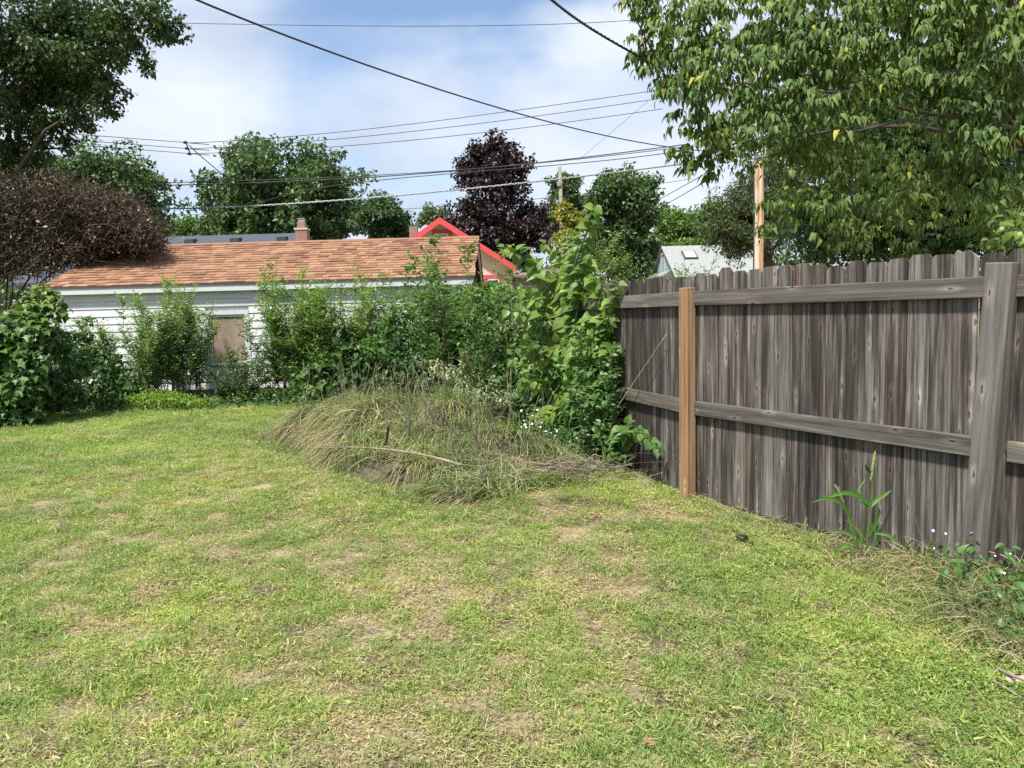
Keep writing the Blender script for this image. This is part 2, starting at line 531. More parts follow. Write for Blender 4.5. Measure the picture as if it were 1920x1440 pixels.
for gx in (GX0, GX1 - .09):
    gadd('corner_board', box(gx, gx + .09, GY0 - .024, GY0 + .07, .08, GE - .01), M_WHITE)
gadd('fascia', box(GX0 - .25, GX1 + .25, EAVE_Y - .0, EAVE_Y + .025, EAVE_Z - .165, EAVE_Z - .012), M_WHITE)
gadd('soffit', box(GX0 - .24, GX1 + .24, EAVE_Y + .026, GY0 + .1, EAVE_Z - .150, EAVE_Z - .135), M_WHITE)
for sx in (GX0 - .25, GX1 + .21):
    for (ya, za), (yb, zb) in (((EAVE_Y + .03, EAVE_Z - .03), (RIDGE_Y, RIDGE_Z - .03)), ((22.45, EAVE_Z - .03), (RIDGE_Y, RIDGE_Z - .03))):
        gadd('rake_board', prism([(ya, za - .14), (ya, za), (yb, zb), (yb, zb - .14)], sx, sx + .04, 'x'), M_WHITE)
deck = gadd('roof', join([prism([(EAVE_Y - .01, EAVE_Z - .028), (EAVE_Y - .01, EAVE_Z - .010), (RIDGE_Y, RIDGE_Z - .010), (22.5, EAVE_Z - .010), (22.5, EAVE_Z - .028), (RIDGE_Y, RIDGE_Z - .028)], GX0 - .28, GX1 + .28, 'x')]), plain('roof_deck', (.05, .035, .03), .9))
# shingles
sl = np.array([0, RIDGE_Y - EAVE_Y, RIDGE_Z - EAVE_Z])
SL = np.linalg.norm(sl)
sl /= SL
sn = np.array([0, -sl[2], sl[1]])
ncr = 17
ex = SL / ncr
tabs = []
for c in range(ncr):
    x = GX0 - .30 + random.uniform(-.2, 0)
    while x < GX1 + .28:
        wd = random.choice((.15, .19, .23, .28))
        x1 = x + wd
        a, b = max(x, GX0 - .30), min(x1, GX1 + .30)
        if b - a > .04:
            tabs.append((c, a, b))
        x = x1
def tab_geo(wd, lift):
    # local: x along the eave, y up the slope, z off the roof
    L = ex * 1.15
    t = .016 + lift
    V = [(0.002, 0, 0), (wd - .002, 0, 0), (wd - .002, L, 0), (.002, L, 0), (.002, 0, t), (wd - .002, 0, t), (wd - .002, L, .003), (.002, L, .003)]
    return V, box(0, 1, 0, 1, 0, 1)[1]
def tab_mat(c, a):
    p = np.array([a, EAVE_Y, EAVE_Z]) + sl * (c * ex - .02) + sn * .002 - gb_
    return Matrix(((1, 0, 0, p[0]), (0, sl[1], sn[1], p[1]), (0, sl[2], sn[2], p[2]), (0, 0, 0, 1)))
cache, rest = {}, []
for k, (c, a, b) in enumerate(tabs):
    lift = random.choice((0, .006, .016))
    if k < 300:
        key = (round(b - a, 2), lift)
        if key not in cache:
            V, F = tab_geo(key[0], lift)
            me = bpy.data.meshes.new('shingle')
            me.from_pydata(V, [], F)
            me.materials.append(mr)
            cache[key] = me
        inst('shingle', cache[key], gar, tab_mat(c, a))
    else:
        V, F = tab_geo(b - a, lift)
        Mx = tab_mat(c, a)
        rest.append(([tuple(Mx @ Vector(v)) for v in V], F))
V, F = join(rest)
o = mk('upper_shingles', V, F, mr, gar)
o['kind'] = 'stuff'
o = mk('ridge_cap', *[x for x in prism([(RIDGE_Y - .16 - gb_[1], RIDGE_Z - .035), (RIDGE_Y - gb_[1], RIDGE_Z + .022), (RIDGE_Y + .16 - gb_[1], RIDGE_Z - .035)], GX0 - .29 - gb_[0], GX1 + .29 - gb_[0], 'x')], mr, gar)
gadd('drip_edge', box(GX0 - .29, GX1 + .29, EAVE_Y - .025, EAVE_Y - .008, EAVE_Z - .032, EAVE_Z - .008), plain('drip_edge', (.06, .05, .05), .6))
# window
wn = mk('window', *[np.asarray(box(wx0 + .087 - gb_[0], wx1 - .087 - gb_[0], .020, .026, wz0 + .062, wz1 - .086)[0]), box(0, 1, 0, 1, 0, 1)[1]], plain('window_blind', (.30, .225, .17), .6, .25, 1.6, c2=(.52, .41, .32)), gar)
cw = .085
fr_ = mk('frame', *join([box(wx0, wx1, -.03, .029, wz1 - cw, wz1), box(wx0 - .015, wx1 + .015, -.05, .029, wz0, wz0 + .06), box(wx0, wx0 + cw, -.03, .03, wz0 + .061, wz1 - cw - .001), box(wx1 - cw, wx1, -.03, .03, wz0 + .061, wz1 - cw - .001)]), M_WHITE, wn, loc=(-gb_[0], 0, 0))
mk('sash', *join([box(wx0 + cw + .001, wx1 - cw - .001, -.008, .012, wz1 - cw - .045, wz1 - cw - .002), box(wx0 + cw + .001, wx0 + cw + .03, -.008, .012, wz0 + .062, wz1 - cw - .047), box(wx1 - cw - .03, wx1 - cw - .001, -.008, .012, wz0 + .062, wz1 - cw - .047)]), plain('sash_paint', (.5, .52, .53), .5), wn, loc=(-gb_[0], 0, 0))
pm, pt, pb, po = new_mat('dusty_glass')
pg = N(pt, 'ShaderNodeBsdfGlossy')
pg.inputs['Roughness'].default_value = .06
ptr = N(pt, 'ShaderNodeBsdfTransparent')
px_ = N(pt, 'ShaderNodeMixShader')
px_.inputs[0].default_value = .10
pt.links.new(ptr.outputs[0], px_.inputs[1])
pt.links.new(pg.outputs[0], px_.inputs[2])
pt.links.new(px_.outputs[0], po.inputs[0])
mk('pane', *box(wx0 + cw + .002, wx1 - cw - .002, .014, .018, wz0 + .063, wz1 - cw - .002), pm, wn, loc=(-gb_[0], 0, 0))

# ================================================================== FENCE
fence = thing('board_fence', 'tall weathered grey dog-eared wooden board fence running along the right', 'fence', (1.42, 6.16, 0))
fb = np.array(fence.location)
PW = .143
pk_mesh = []
for k in range(6):
    h, wd = 1.83, PW - .004 - .001 * (k % 3)
    e = (.032, .028, .036, .024, .03, .034)[k]
    pol = [(-wd / 2, .03), (wd / 2, .03), (wd / 2, h - e), (wd / 2 - e * .9, h), (-wd / 2 + e * .9, h), (-wd / 2, h - e)]
    if k == 4:
        pol = [(-wd / 2, .03), (wd / 2, .03), (wd / 2, h - .05), (wd / 2 - .02, h - .03), (.012, h - .004), (-.02, h - .016), (-wd / 2 + .02, h), (-wd / 2, h - e)]
    V, F = prism(pol, 0, .019, 'y')
    me = bpy.data.meshes.new('picket')
    me.from_pydata(V, [], F)
    me.materials.append(M_PICKET)
    pk_mesh.append(me)
def fence_run(p0, p1, post=True, mat_post=None, lean=0.0, h0=0.0, h1=0.0, zpost=1.72):
    """p0 nearer the camera -> p1 farther; pickets stand on the far side of rails and posts"""
    p0, p1 = np.asarray(p0, float), np.asarray(p1, float)
    L = np.linalg.norm(p1 - p0)
    d = (p1 - p0) / L
    away = np.array([-d[1], d[0]]) * -1        # to the right of travel = away from the yard
    n = int(round(L / PW))
    for i in range(n):
        t = (i + .5) / n
        q = p0 + d * L * t + away * .047
        a = math.atan2(-d[1], -d[0]) + random.gauss(0, .012)
        hs = 1 + (h0 * (1 - t) + h1 * t + random.gauss(0, .014)) / 1.83
        Mx = Matrix.Translation((q[0] - fb[0], q[1] - fb[1], 0)) @ Matrix.Rotation(a, 4, 'Z') @ Matrix.Rotation(random.gauss(0, .004), 4, 'Y') @ Matrix.Diagonal((L / n / PW, 1, hs, 1))
        # the picket's +y must point away from the yard
        if (Mx.to_3x3() @ Vector((0, 1, 0))).dot(Vector((away[0], away[1], 0))) < 0:
            Mx = Mx @ Matrix.Rotation(math.pi, 4, 'Z')
        inst('picket', random.choice(pk_mesh[:4] * 3 + pk_mesh[4:]), fence, Mx)
    for zr, hr in ((1.575, .115), (.70, .112)):
        a0, a1 = p0 + d * .05, p1 - d * .05
        V, F = box(0, L - .10, -.040, 0, 0, hr)
        dz0, dz1 = h0 * zr / 1.83, h1 * zr / 1.83
        o = mk('rail', V, F, M_RAIL, fence)
        o.matrix_basis = Matrix.Translation((a0[0] + away[0] * .044 - fb[0], a0[1] + away[1] * .044 - fb[1], zr + dz0)) @ Matrix.Rotation(math.atan2(d[1], d[0]), 4, 'Z') @ Matrix.Rotation(-math.atan2(dz1 - dz0, L), 4, 'Y')
        if (o.matrix_basis.to_3x3() @ Vector((0, -1, 0))).dot(Vector((away[0], away[1], 0))) > 0:
            o.matrix_basis = o.matrix_basis @ Matrix.Translation((0, .04, 0))
        bv = o.modifiers.new('edge', 'BEVEL')
        bv.width, bv.segments = .004, 1
def fence_post(p, d, mat, wdt=.105, h=1.72, lean=0.0, label=None, out=0.0):
    V, F = box(-wdt / 2, wdt / 2, -.045, .045, -.1, h)
    o = mk('post', V, F, mat, fence)
    ang = math.atan2(d[1], d[0])
    nrm = np.array([-d[1], d[0]])
    if nrm[0] > 0:
        nrm = -nrm
    o.matrix_basis = Matrix.Translation((p[0] + nrm[0] * out - fb[0], p[1] + nrm[1] * out - fb[1], 0)) @ Matrix.Rotation(ang, 4, 'Z') @ Matrix.Rotation(lean, 4, 'Y')
    bv = o.modifiers.new('edge', 'BEVEL')
    bv.width, bv.segments = .006, 2
    if label:
        o['label'] = label
    return o
FA1 = np.array([1.424, 6.162])
FA0 = np.array([2.60, 4.09])
dA = (FA1 - FA0) / np.linalg.norm(FA1 - FA0)
dB = np.array([-.306, 1.0]) / np.linalg.norm([-.306, 1.0])
FR = FA0 - dA * 2.44
fence_run(FR, FA0)
fence_run(FA0, FA1)
fence_post(FA0 + dA * .075, dA, M_POST, .135, 1.76, -.05, out=.02)
fence_post(FA1, dA, M_NEWPOST, .10, 1.72, -.004, 'newer orange-tan fence post, less weathered than the boards', out=.022)
fence_post(FR, dA, M_POST)
p = FA1
for k in range(4):
    q = p + dB * (2.44 if k < 3 else 2.0)
    fence_run(p + dB * .0, q, h0=-.012 * k, h1=-.012 * (k + 1))
    fence_post(q, dB, M_POST)
    p = q
# a second fence behind the left shrubs
lf = thing('plank_fence', 'dark old vertical plank fence behind the shrubs at the far left', 'fence', (-10.6, 15.4, 0))
dark_plank = wood_mat('dark_plank', (.035, .032, .03), (.075, .07, .066), (.15, .14, .135), (.95, .85, .75))
V, F = prism([(-.07, 0), (.07, 0), (.07, 1.72), (.04, 1.76), (-.04, 1.76), (-.07, 1.72)], 0, .02, 'y')
me = bpy.data.meshes.new('plank')
me.from_pydata(V, [], F)
me.materials.append(dark_plank)
for k in range(22):
    inst('plank', me, lf, Matrix.Translation((-2.2 + k * .146, random.gauss(0, .004), random.gauss(0, .012))))
for z in (.4, 1.35):
    mk('rail', *box(-2.3, 1.0, .0215, .06, z, z + .09), dark_plank, lf)

# ================================================================== HOUSES BEHIND
M_GREYROOF = plain('blue_grey_shingle', (.04, .05, .068), .9, .35, 14, c2=(.085, .10, .13), stretch=(1.0, 4, 6))
M_PALEROOF = plain('pale_grey_shingle', (.23, .245, .24), .9, .2, 5, c2=(.32, .34, .33), stretch=(1, 4, 5))
def brick_mat(name, c1, c2, mort, s):
    m, nt, b, out = new_mat(name)
    tc = N(nt, 'ShaderNodeTexCoord')
    sx = N(nt, 'ShaderNodeSeparateXYZ')
    nt.links.new(tc.outputs['Object'], sx.inputs[0])
    cx = N(nt, 'ShaderNodeCombineXYZ')
    nt.links.new(mth(nt, 'ADD', sx.outputs[0], sx.outputs[1]), cx.inputs[0])
    nt.links.new(sx.outputs[2], cx.inputs[1])
    br = N(nt, 'ShaderNodeTexBrick')
    br.inputs['Color1'].default_value = (*c1, 1)
    br.inputs['Color2'].default_value = (*c2, 1)
    br.inputs['Mortar'].default_value = (*mort, 1)
    br.inputs['Scale'].default_value = s
    br.inputs['Mortar Size'].default_value = .018
    nt.links.new(cx.outputs[0], br.inputs['Vector'])
    nt.links.new(br.outputs[0], b.inputs['Base Color'])
    b.inputs['Roughness'].default_value = .9
    return m
M_BRICK = brick_mat('chimney_brick', (.22, .085, .06), (.30, .13, .09), (.38, .34, .31), 4.5)
def sub(base, vf):
    return np.asarray(vf[0], float) - np.asarray(base), [tuple(f) for f in vf[1]]
def chimney(par, base, x, y, z0, z1, w_, cap=True):
    ch = mk('chimney', *sub(base, box(x - w_ / 2, x + w_ / 2, y - w_ / 2, y + w_ / 2, z0, z1)), M_BRICK, par)
    if cap:
        mk('crown_cap', *sub(base, box(x - w_ * .56, x + w_ * .56, y - w_ * .56, y + w_ * .56, z1 + .001, z1 + .09)), plain('mortar_cap', (.42, .38, .33), .9), ch)
        mk('flue', *sub(base, join([box(x - w_ * .33, x + w_ * .33, y - w_ * .33, y + w_ * .33, z1 + .091, z1 + .34)])), M_BRICK, ch)
        mk('flue_cap', *sub(base, join([box(x - w_ * .26, x + w_ * .26, y - w_ * .26, y + w_ * .26, z1 + .341, z1 + .46), box(x - w_ * .3, x + w_ * .3, y - w_ * .3, y + w_ * .3, z1 + .461, z1 + .49)])), plain('galvanised', (.45, .47, .48), .4, metal=.6), ch)
    return ch
# grey-roofed house behind the garage
hb = np.array([-13.0, 32, 0])
h1 = thing('bungalow', 'low house with blue-grey shingle roof and brick chimney behind the garage', 'house', hb)
rz = at(555, 437, 35)[2]
xa, xb = at(255, 450, 35)[0] - 3, at(553, 441, 35)[0]
ez = rz - 2.0
mk('wall', *sub(hb, box(xa + .3, xb + .25, 31.4, 38.6, 0, ez)), plain('cream_wall', (.5, .47, .4), .8), h1)
rf = mk('roof', *sub(hb, ([(xa - .3, 31, ez - .1), (xb + 1.1, 31, ez - .1), (xb + 1.1, 39, ez - .1), (xa - .3, 39, ez - .1), (xa, 35, rz), (xb, 35, rz), (xa - .3, 31, ez - .2), (xb + 1.1, 31, ez - .2), (xb + 1.1, 39, ez - .2), (xa - .3, 39, ez - .2)],
     [(0, 1, 5, 4), (1, 2, 5), (2, 3, 4, 5), (3, 0, 4), (6, 9, 8, 7), (0, 6, 7, 1), (1, 7, 8, 2), (2, 8, 9, 3), (3, 9, 6, 0)])), M_GREYROOF, h1)
M_VENT = plain('dark_vent', (.04, .04, .045), .6)
for vx in (358, 443, 530):
    P = at(vx, 450, 34.35)
    zr = rz - (35 - 34.35) * .525
    mk('roof_vent', *sub(hb, prism([(34.1, zr - .16), (34.1, zr + .1), (34.5, zr + .16), (34.6, zr - .02)], P[0] - .2, P[0] + .2, 'x')), M_VENT, rf)
P = at(567, 440, 33.5)
chimney(rf, hb, P[0], 33.5, 2.4, at(567, 432, 33.5)[2], .5)
# beige house with red trim
hb = np.array([-3.34, 36, 0])
h2 = thing('gabled_house', 'beige stucco house with bright red gable trim behind the garage', 'house', hb)
M_BEIGE = plain('beige_stucco', (.64, .52, .39), .9, .08, 20, c2=(.72, .60, .46))
M_RED = plain('red_trim', (.55, .055, .065), .6, .2, 2.5)
ap = at(826, 413, 36)
er = at(966, 502, 36)
hw = er[0] - ap[0]
ax_, az_ = ap[0], ap[2]
sl2 = (ap[2] - er[2]) / hw
wl, wr = ax_ - hw + .25, ax_ + hw - .15
wzz = lambda x: az_ - .12 - abs(x - ax_) * sl2
mk('wall', *sub(hb, prism([(wl, 0), (wr, 0), (wr, wzz(wr)), (ax_, az_ - .12), (wl, wzz(wl))], 36, 45, 'y')), M_BEIGE, h2)
rd = mk('roof', *sub(hb, join([prism([(ax_, az_ + .06), (ax_ + s * (hw + .1), az_ + .06 - (hw + .1) * sl2), (ax_ + s * (hw + .1), az_ - .04 - (hw + .1) * sl2), (ax_, az_ - .04)], 35.55, 45.3, 'y') for s in (-1, 1)])), M_GREYROOF, h2)
for s in (-1, 1):
    mk('rake_trim', *sub(hb, prism([(ax_, az_ + .085), (ax_ + s * (hw + .12), az_ + .085 - (hw + .12) * sl2), (ax_ + s * (hw + .12), az_ - .19 - (hw + .12) * sl2), (ax_, az_ - .21)], 35.50, 35.547, 'y')), M_RED, h2)
    mk('eave_soffit', *sub(hb, prism([(ax_, az_ - .06), (ax_ + s * (hw + .08), az_ - .06 - (hw + .08) * sl2), (ax_ + s * (hw + .08), az_ - .11 - (hw + .08) * sl2), (ax_, az_ - .11)], 35.55, 35.99, 'y')), M_BEIGE, h2)
def far_window(par, base, x0, x1, z0, z1, y, trim, sill=False):
    wn = mk('window', *sub(base, box(x0, x1, y - .02, y + .01, z0, z1)), plain('dark_pane', (.03, .035, .04), .1), par)
    t = .16
    mk('frame', *sub(base, join([box(x0 - t, x1 + t, y - .06, y - .001, z1, z1 + t), box(x0 - t, x0, y - .06, y - .001, z0, z1 - .001), box(x1, x1 + t, y - .06, y - .001, z0, z1 - .001)])), trim, wn)
    mk('sash', *sub(base, join([box(x0, x1, y - .04, y - .021, z1 - .1, z1), box(x0, x0 + .09, y - .04, y - .021, z0, z1 - .101), box(x1 - .09, x1, y - .04, y - .021, z0, z1 - .101), box(x0 + .091, x1 - .091, y - .04, y - .021, (z0 + z1) / 2 - .05, (z0 + z1) / 2 + .02)])), M_WHITE, wn)
P0, P1 = at(818, 438, 36), at(842, 470, 36)
far_window(h2, hb, P0[0], P1[0], P1[2], P0[2], 36, M_RED)
P0, P1 = at(912, 522, 36), at(938, 560, 36)
far_window(h2, hb, P0[0], P1[0], P1[2], P0[2], 36, M_RED)
mk('corner_gap_strip', *sub(hb, tube([(wr + .1, 35.95, 0), (wr + .1, 35.95, wzz(wr) + .1)], .09, 8)), plain('dark_gap', (.05, .03, .03), .6), h2)  # added dark strip standing in for the dark gap beside the house corner
P = at(776, 440, 41)
chimney(rd, hb, P[0], 41, 3.0, at(776, 425, 41)[2], .42, False)
# weathered shed beyond the fence
hb = np.array([.7, 22, 0])
sh = thing('shed', 'small shed with pinkish-brown weathered board siding glimpsed past the sapling', 'shed', hb)
M_SHED = wood_mat('shed_board', (.28, .21, .17), (.42, .34, .29), (.58, .5, .45), (1, .9, .85), axis='x')
sx0, sx1 = at(969, 530, 22)[0], at(1045, 530, 22)[0]
st = at(969, 519, 22)[2]
mk('wall', *sub(hb, box(sx0 + .03, sx1 - .03, 22.02, 24, 0, st - .12)), M_SHED, sh)
k = 0
z = st - .22
while z > .3:
    mk('siding_board', *sub(hb, prism([(21.97, z), (22.015, z), (22.015, z + .195), (21.995, z + .195)], sx0, sx1, 'x')), M_SHED, sh)
    z -= .2
mk('roof', *sub(hb, prism([(21.8, st - .02), (21.8, st + .04), (24.2, st + .3), (24.2, st + .24)], sx0 - .1, sx1 + .15, 'x')), plain('shed_roof', (.2, .13, .11), .9, .3), sh)
# pale blue house
hb = np.array([11, 44.6, 0])
h3 = thing('pale_blue_house', 'small pale blue house with light grey roof and skylight beyond the fence', 'house', hb)
M_BLUE = plain('pale_blue_siding', (.42, .58, .66), .7, .08, 3, stretch=(1, 1, 30))
X0, X1, YR, YF, YB = 8.95, 13.6, 45.0, 41.6, 48.4
zr = at(1249, 463.5, 45)[2]
zf = at(1300, 515, YF)[2]
s3 = (zr - zf) / (YR - YF)
mk('wall', *sub(hb, prism([(42.4, 0), (47.6, 0), (47.6, zr - 2.6 * s3 - .08), (YR, zr - .08), (42.4, zr - 2.6 * s3 - .08)], X0, X1 - .2, 'x')), M_BLUE, h3)
rf = mk('roof', *sub(hb, prism([(YF, zf), (YF, zf + .06), (YR, zr + .06), (YB, zf + .06), (YB, zf), (YR, zr)], X0 - .12, X1, 'x')), M_PALEROOF, h3)
mk('pent_roof', *sub(hb, ([(X0 - .7, 41.6, zf + .02), (X0 - .1, 42.2, zf + .33), (X0 - .1, 47.7, zf + .33), (X0 - .7, 48.3, zf + .02), (X0 - .7, 41.6, zf - .05), (X0 - .1, 42.2, zf - .05), (X0 - .1, 47.7, zf - .05), (X0 - .7, 48.3, zf - .05)], [(0, 1, 2, 3), (4, 7, 6, 5), (0, 4, 5, 1), (3, 2, 6, 7), (0, 3, 7, 4), (1, 5, 6, 2)])), M_PALEROOF, h3)
mk('eave_trim', *sub(hb, box(X0 - .12, X1, YF - .04, YF - .002, zf - .12, zf + .03)), M_WHITE, h3)
P = at(1293, 474, 43.7)
zz = zf + .06 + (43.7 - YF) * s3
th = math.atan(s3)
sk = mk('skylight', [(-.38, -.5, 0), (.38, -.5, 0), (.38, .5, 0), (-.38, .5, 0), (-.38, -.5, .1), (.38, -.5, .1), (.38, .5, .1), (-.38, .5, .1)], box(0, 1, 0, 1, 0, 1)[1], plain('skylight_frame', (.07, .07, .075), .5), rf)
sk.matrix_basis = Matrix.Translation((P[0] - hb[0], 43.7 - hb[1], zz)) @ Matrix.Rotation(th, 4, 'X')
sg = mk('pane', [(-.3, -.42, .105), (.3, -.42, .105), (.3, .42, .105), (-.3, .42, .105), (-.3, -.42, .112), (.3, -.42, .112), (.3, .42, .112), (-.3, .42, .112)], box(0, 1, 0, 1, 0, 1)[1], plain('skylight_glass', (.45, .5, .53), .15), sk)
wn = mk('window', *sub(hb, box(X0 - .02, X0 - .001, 44.55, 45.4, zr - 1.35, zr - .45)), plain('far_pane', (.1, .11, .12), .2), h3)
mk('frame', *sub(hb, join([box(X0 - .06, X0 - .021, 44.4, 44.55, zr - 1.5, zr - .3), box(X0 - .06, X0 - .021, 45.4, 45.55, zr - 1.5, zr - .3), box(X0 - .06, X0 - .021, 44.551, 45.399, zr - .45, zr - .3), box(X0 - .06, X0 - .021, 44.551, 45.399, zr - 1.5, zr - 1.35), box(X0 - .05, X0 - .021, 44.93, 45.02, zr - 1.349, zr - .451)])), M_WHITE, wn)

# ================================================================== POLES AND CABLES
mpole, mt_, mb_, mo_ = new_mat('stripped_pole_wood')
tcp = N(mt_, 'ShaderNodeTexCoord')
mpp = N(mt_, 'ShaderNodeMapping')
mpp.inputs['Scale'].default_value = (9, 9, .55)
mt_.links.new(tcp.outputs['Object'], mpp.inputs[0])
np_ = N(mt_, 'ShaderNodeTexNoise', i_Scale=1.6, i_Detail=7.0, i_Roughness=.65)
mt_.links.new(mpp.outputs[0], np_.inputs['Vector'])
mt_.links.new(ramp(mt_, np_.outputs[0], [(.34, (.26, .11, .04)), (.43, (.50, .27, .12)), (.5, (.60, .46, .33)), (.62, (.66, .58, .50))]).outputs[0], mb_.inputs['Base Color'])
mb_.inputs['Roughness'].default_value = .9
pb_ = np.array([at(1423, 480, 22)[0], 22, 0])
pole = thing('utility_pole', 'bare tan wooden utility pole rising behind the fence', 'utility pole', pb_)
ptop = at(1421, 283, 22)[2]
zs = np.linspace(0, ptop, 14)
mk('shaft', *tube([(.01 * math.sin(z * 2), 0, z) for z in zs], [.145 - .004 * z + .004 * math.sin(z * 9) for z in zs], 14), mpole, pole, True)
mk('pole_cap', *tube([(0, 0, ptop), (0, 0, ptop + .04), (0.01, 0, ptop + .09)], [.115, .08, .02], 10), mpole, pole)
M_CABLE = plain('black_cable', (.02, .02, .022), .6)
M_ALU = plain('bare_aluminium_cable', (.30, .315, .33), .5, metal=.4)
mk('conduit_wire', *tube([(-.155, -.02, 0.2), (-.16, -.02, ptop - .9), (-.2, -.05, ptop - .62), (-.45, -.1, ptop - .55), (-.5, -.12, ptop - .35), (-.38, -.1, ptop - .15), (-.14, 0, ptop - .12)], .018, 5), M_CABLE, pole)
mk('cable_clamp', *box(-.20, .16, -.17, -.14, ptop - .2, ptop - .12), M_ALU, pole)
pb2 = np.array([at(1055, 400, 50)[0], 50, 0])
pole2 = thing('utility_pole', 'thin grey utility pole far off beside the dark purple tree', 'utility pole', pb2)
pt2 = at(1053, 313, 50)[2]
mk('shaft', *tube([(0, 0, 0), (-.06, 0, pt2 * .5), (-.13, 0, pt2)], [.16, .14, .11], 10), plain('grey_pole', (.24, .21, .18), .9, .3, 4, stretch=(4, 4, .5)), pole2, True)
mk('pole_hardware', *join([box(-.34, -.1, -.2, -.12, pt2 - 1.2, pt2 - .9), box(-.2, .1, -.24, -.15, pt2 - 2.9, pt2 - 2.6)]), M_ALU, pole2)
sb = np.array([at(1165, 420, 60)[0], 60, 0])
lamp = thing('street_lamp', 'pale street lamp head poking out beside the far tree', 'street lamp', sb)
lz = at(1145, 385, 60)[2]
mk('shaft', *tube([(0, 0, 0), (0, 0, lz - .1)], [.12, .09], 8), plain('lamp_steel', (.4, .41, .42), .5), lamp)
mk('arm', *tube([(0, 0, lz - .15), (-.6, 0, lz + .02), (-1.2, 0, lz)], .035, 6), M_ALU, lamp)
mk('lamp_head', *tube([(-.5, -.02, lz - .01), (-.75, -.02, lz + .02), (-1.1, -.02, lz + .01), (-1.3, -.02, lz - .02)], [.05, .13, .13, .06], 8), M_WHITE, lamp, True)

def cable(name, label, pts, r, mat=M_CABLE, group='overhead cables', n=36, twist=0):
    """pts: list of (px, py, Y); a smooth curve through them"""
    P = np.array([at(*p) for p in pts])
    t = np.linspace(0, 1, len(P))
    deg = min(len(P) - 1, 3)
    tt = np.linspace(0, 1, n)
    C = np.stack([np.polyval(np.polyfit(t, P[:, k], deg), tt) for k in range(3)], 1)
    if twist:
        parts = []
        tt2 = np.linspace(0, 1, n * 6)
        C2 = np.stack([np.interp(tt2, tt, C[:, k]) for k in range(3)], 1)
        for ph in range(3):
            a = tt2 * twist + ph * 2.094
            parts.append(tube(C2 + np.stack([np.cos(a), np.zeros_like(a), np.sin(a)], 1) * r * .9, r * .75, 5))
        V, F = join(parts)
    else:
        V, F = tube(C, r, 5)
    o = mk(name, V, F, mat, smooth=True)
    tag(o, label, 'cable', group)
    return o
Cb = lambda lab, pts, r, mat=M_CABLE, tw=0: cable('overhead_cable', lab, pts, r, mat, twist=tw)
Cb('dark cable running diagonally across the whole sky from upper left', [(250, -60, 9), (370, 0, 10), (760, 150, 13), (960, 208, 16), (1130, 255, 19), (1270, 274, 21.5), (1420, 290, 22)], .014)
Cb('thin level wire near the top of the sky', [(-40, 34, 30), (345, 43, 30), (760, 50, 30), (1000, 45, 30), (1260, 32, 30)], .012)
TA = lambda dy, s=0: [(-60, 238 + dy, 24), (120, 250 + dy, 24), (345, 267 + dy, 24), (352, 268 + dy, 24)]
TB = lambda ys: [(352, ys[0], 24), (560, ys[1], 24), (760, ys[2], 24), (1000, ys[3], 24), (1240, ys[4], 24)]
for nm, dy, ys in (('top', 0, (268, 255, 233, 203, 168)), ('middle', 11, (279, 267, 247, 219, 184)), ('bottom', 20, (288, 280, 263, 238, 204))):
    Cb(nm + ' wire of the three parallel wires, left of the black cable bracket', TA(dy), .010)
    Cb(nm + ' wire of the three parallel wires, right of the black cable bracket', TB(ys), .010)
Cb('sagging black drop wire hanging from the bracket towards the big green maple', [(355, 272, 24), (385, 300, 24.5), (430, 338, 26), (480, 385, 29)], .014)
Cb('upper cable of the pair crossing in front of the purple tree', [(60, 347, 22), (400, 341, 22), (640, 331, 22), (860, 318, 22), (1080, 300, 22), (1290, 274, 22)], .011)
Cb('lower cable of the pair crossing in front of the purple tree', [(60, 352, 22.2), (400, 345, 22.2), (640, 335, 22.2), (860, 320, 22.2), (1080, 297, 22.2), (1290, 270, 22.2)], .015)
Cb('lowest dark cable below the pair, ending in the right tree', [(500, 377, 22.4), (640, 345, 22.4), (860, 326, 22.4), (1080, 305, 22.4), (1290, 281, 22.4)], .012)
Cb('pale twisted cable sagging across the green maple to the tan pole', [(180, 388, 21.9), (400, 386, 21.9), (640, 378, 21.9), (900, 350, 21.9), (1200, 319, 21.9), (1345, 297, 21.9), (1421, 286, 21.9)], .016, M_ALU, 260)
Cb('faint thin wire behind the purple tree', [(330, 402, 48), (620, 398, 48), (900, 383, 48), (1100, 362, 48), (1300, 335, 48)], .016)
Cb('thick twisted black service cable at the top entering the right tree', [(960, -55, 6.2), (1035, 0, 6.6), (1095, 45, 7), (1210, 112, 7.8)], .008, tw=95)
Cb('thin dark wire dropping steeply at the top into the right tree', [(1160, -40, 6.5), (1175, 0, 6.8), (1215, 80, 7.5), (1262, 170, 8.4)], .006)
Cb('upper of two wires slanting down-left beside the far maple', [(1330, 322, 22), (1240, 372, 30), (1120, 440, 44)], .013)
Cb('lower of two wires slanting down-left beside the far maple', [(1330, 336, 22), (1240, 388, 30), (1150, 438, 44)], .013)
Cb('very faint slanting wire in the open sky left of the right tree', [(1215, 190, 28), (1150, 245, 34), (1085, 300, 42)], .007)
# bracket on the three wires
bb = at(352, 277, 24)
br_ = thing('cable_bracket', 'small black bracket tying three parallel wires together in the sky', 'bracket', bb)
mk('bar', *tube([(-.05, 0, .2), (.0, 0, 0), (.08, 0, -.22)], .022, 6), M_CABLE, br_)
for dx, dz in ((-.04, .16), (0.0, -.02), (.06, -.18)):
    mk('insulator', *tube([(dx - .09, 0, dz), (dx - .03, 0, dz), (dx + .04, 0, dz)], [.02, .05, .02], 8), M_CABLE, br_)

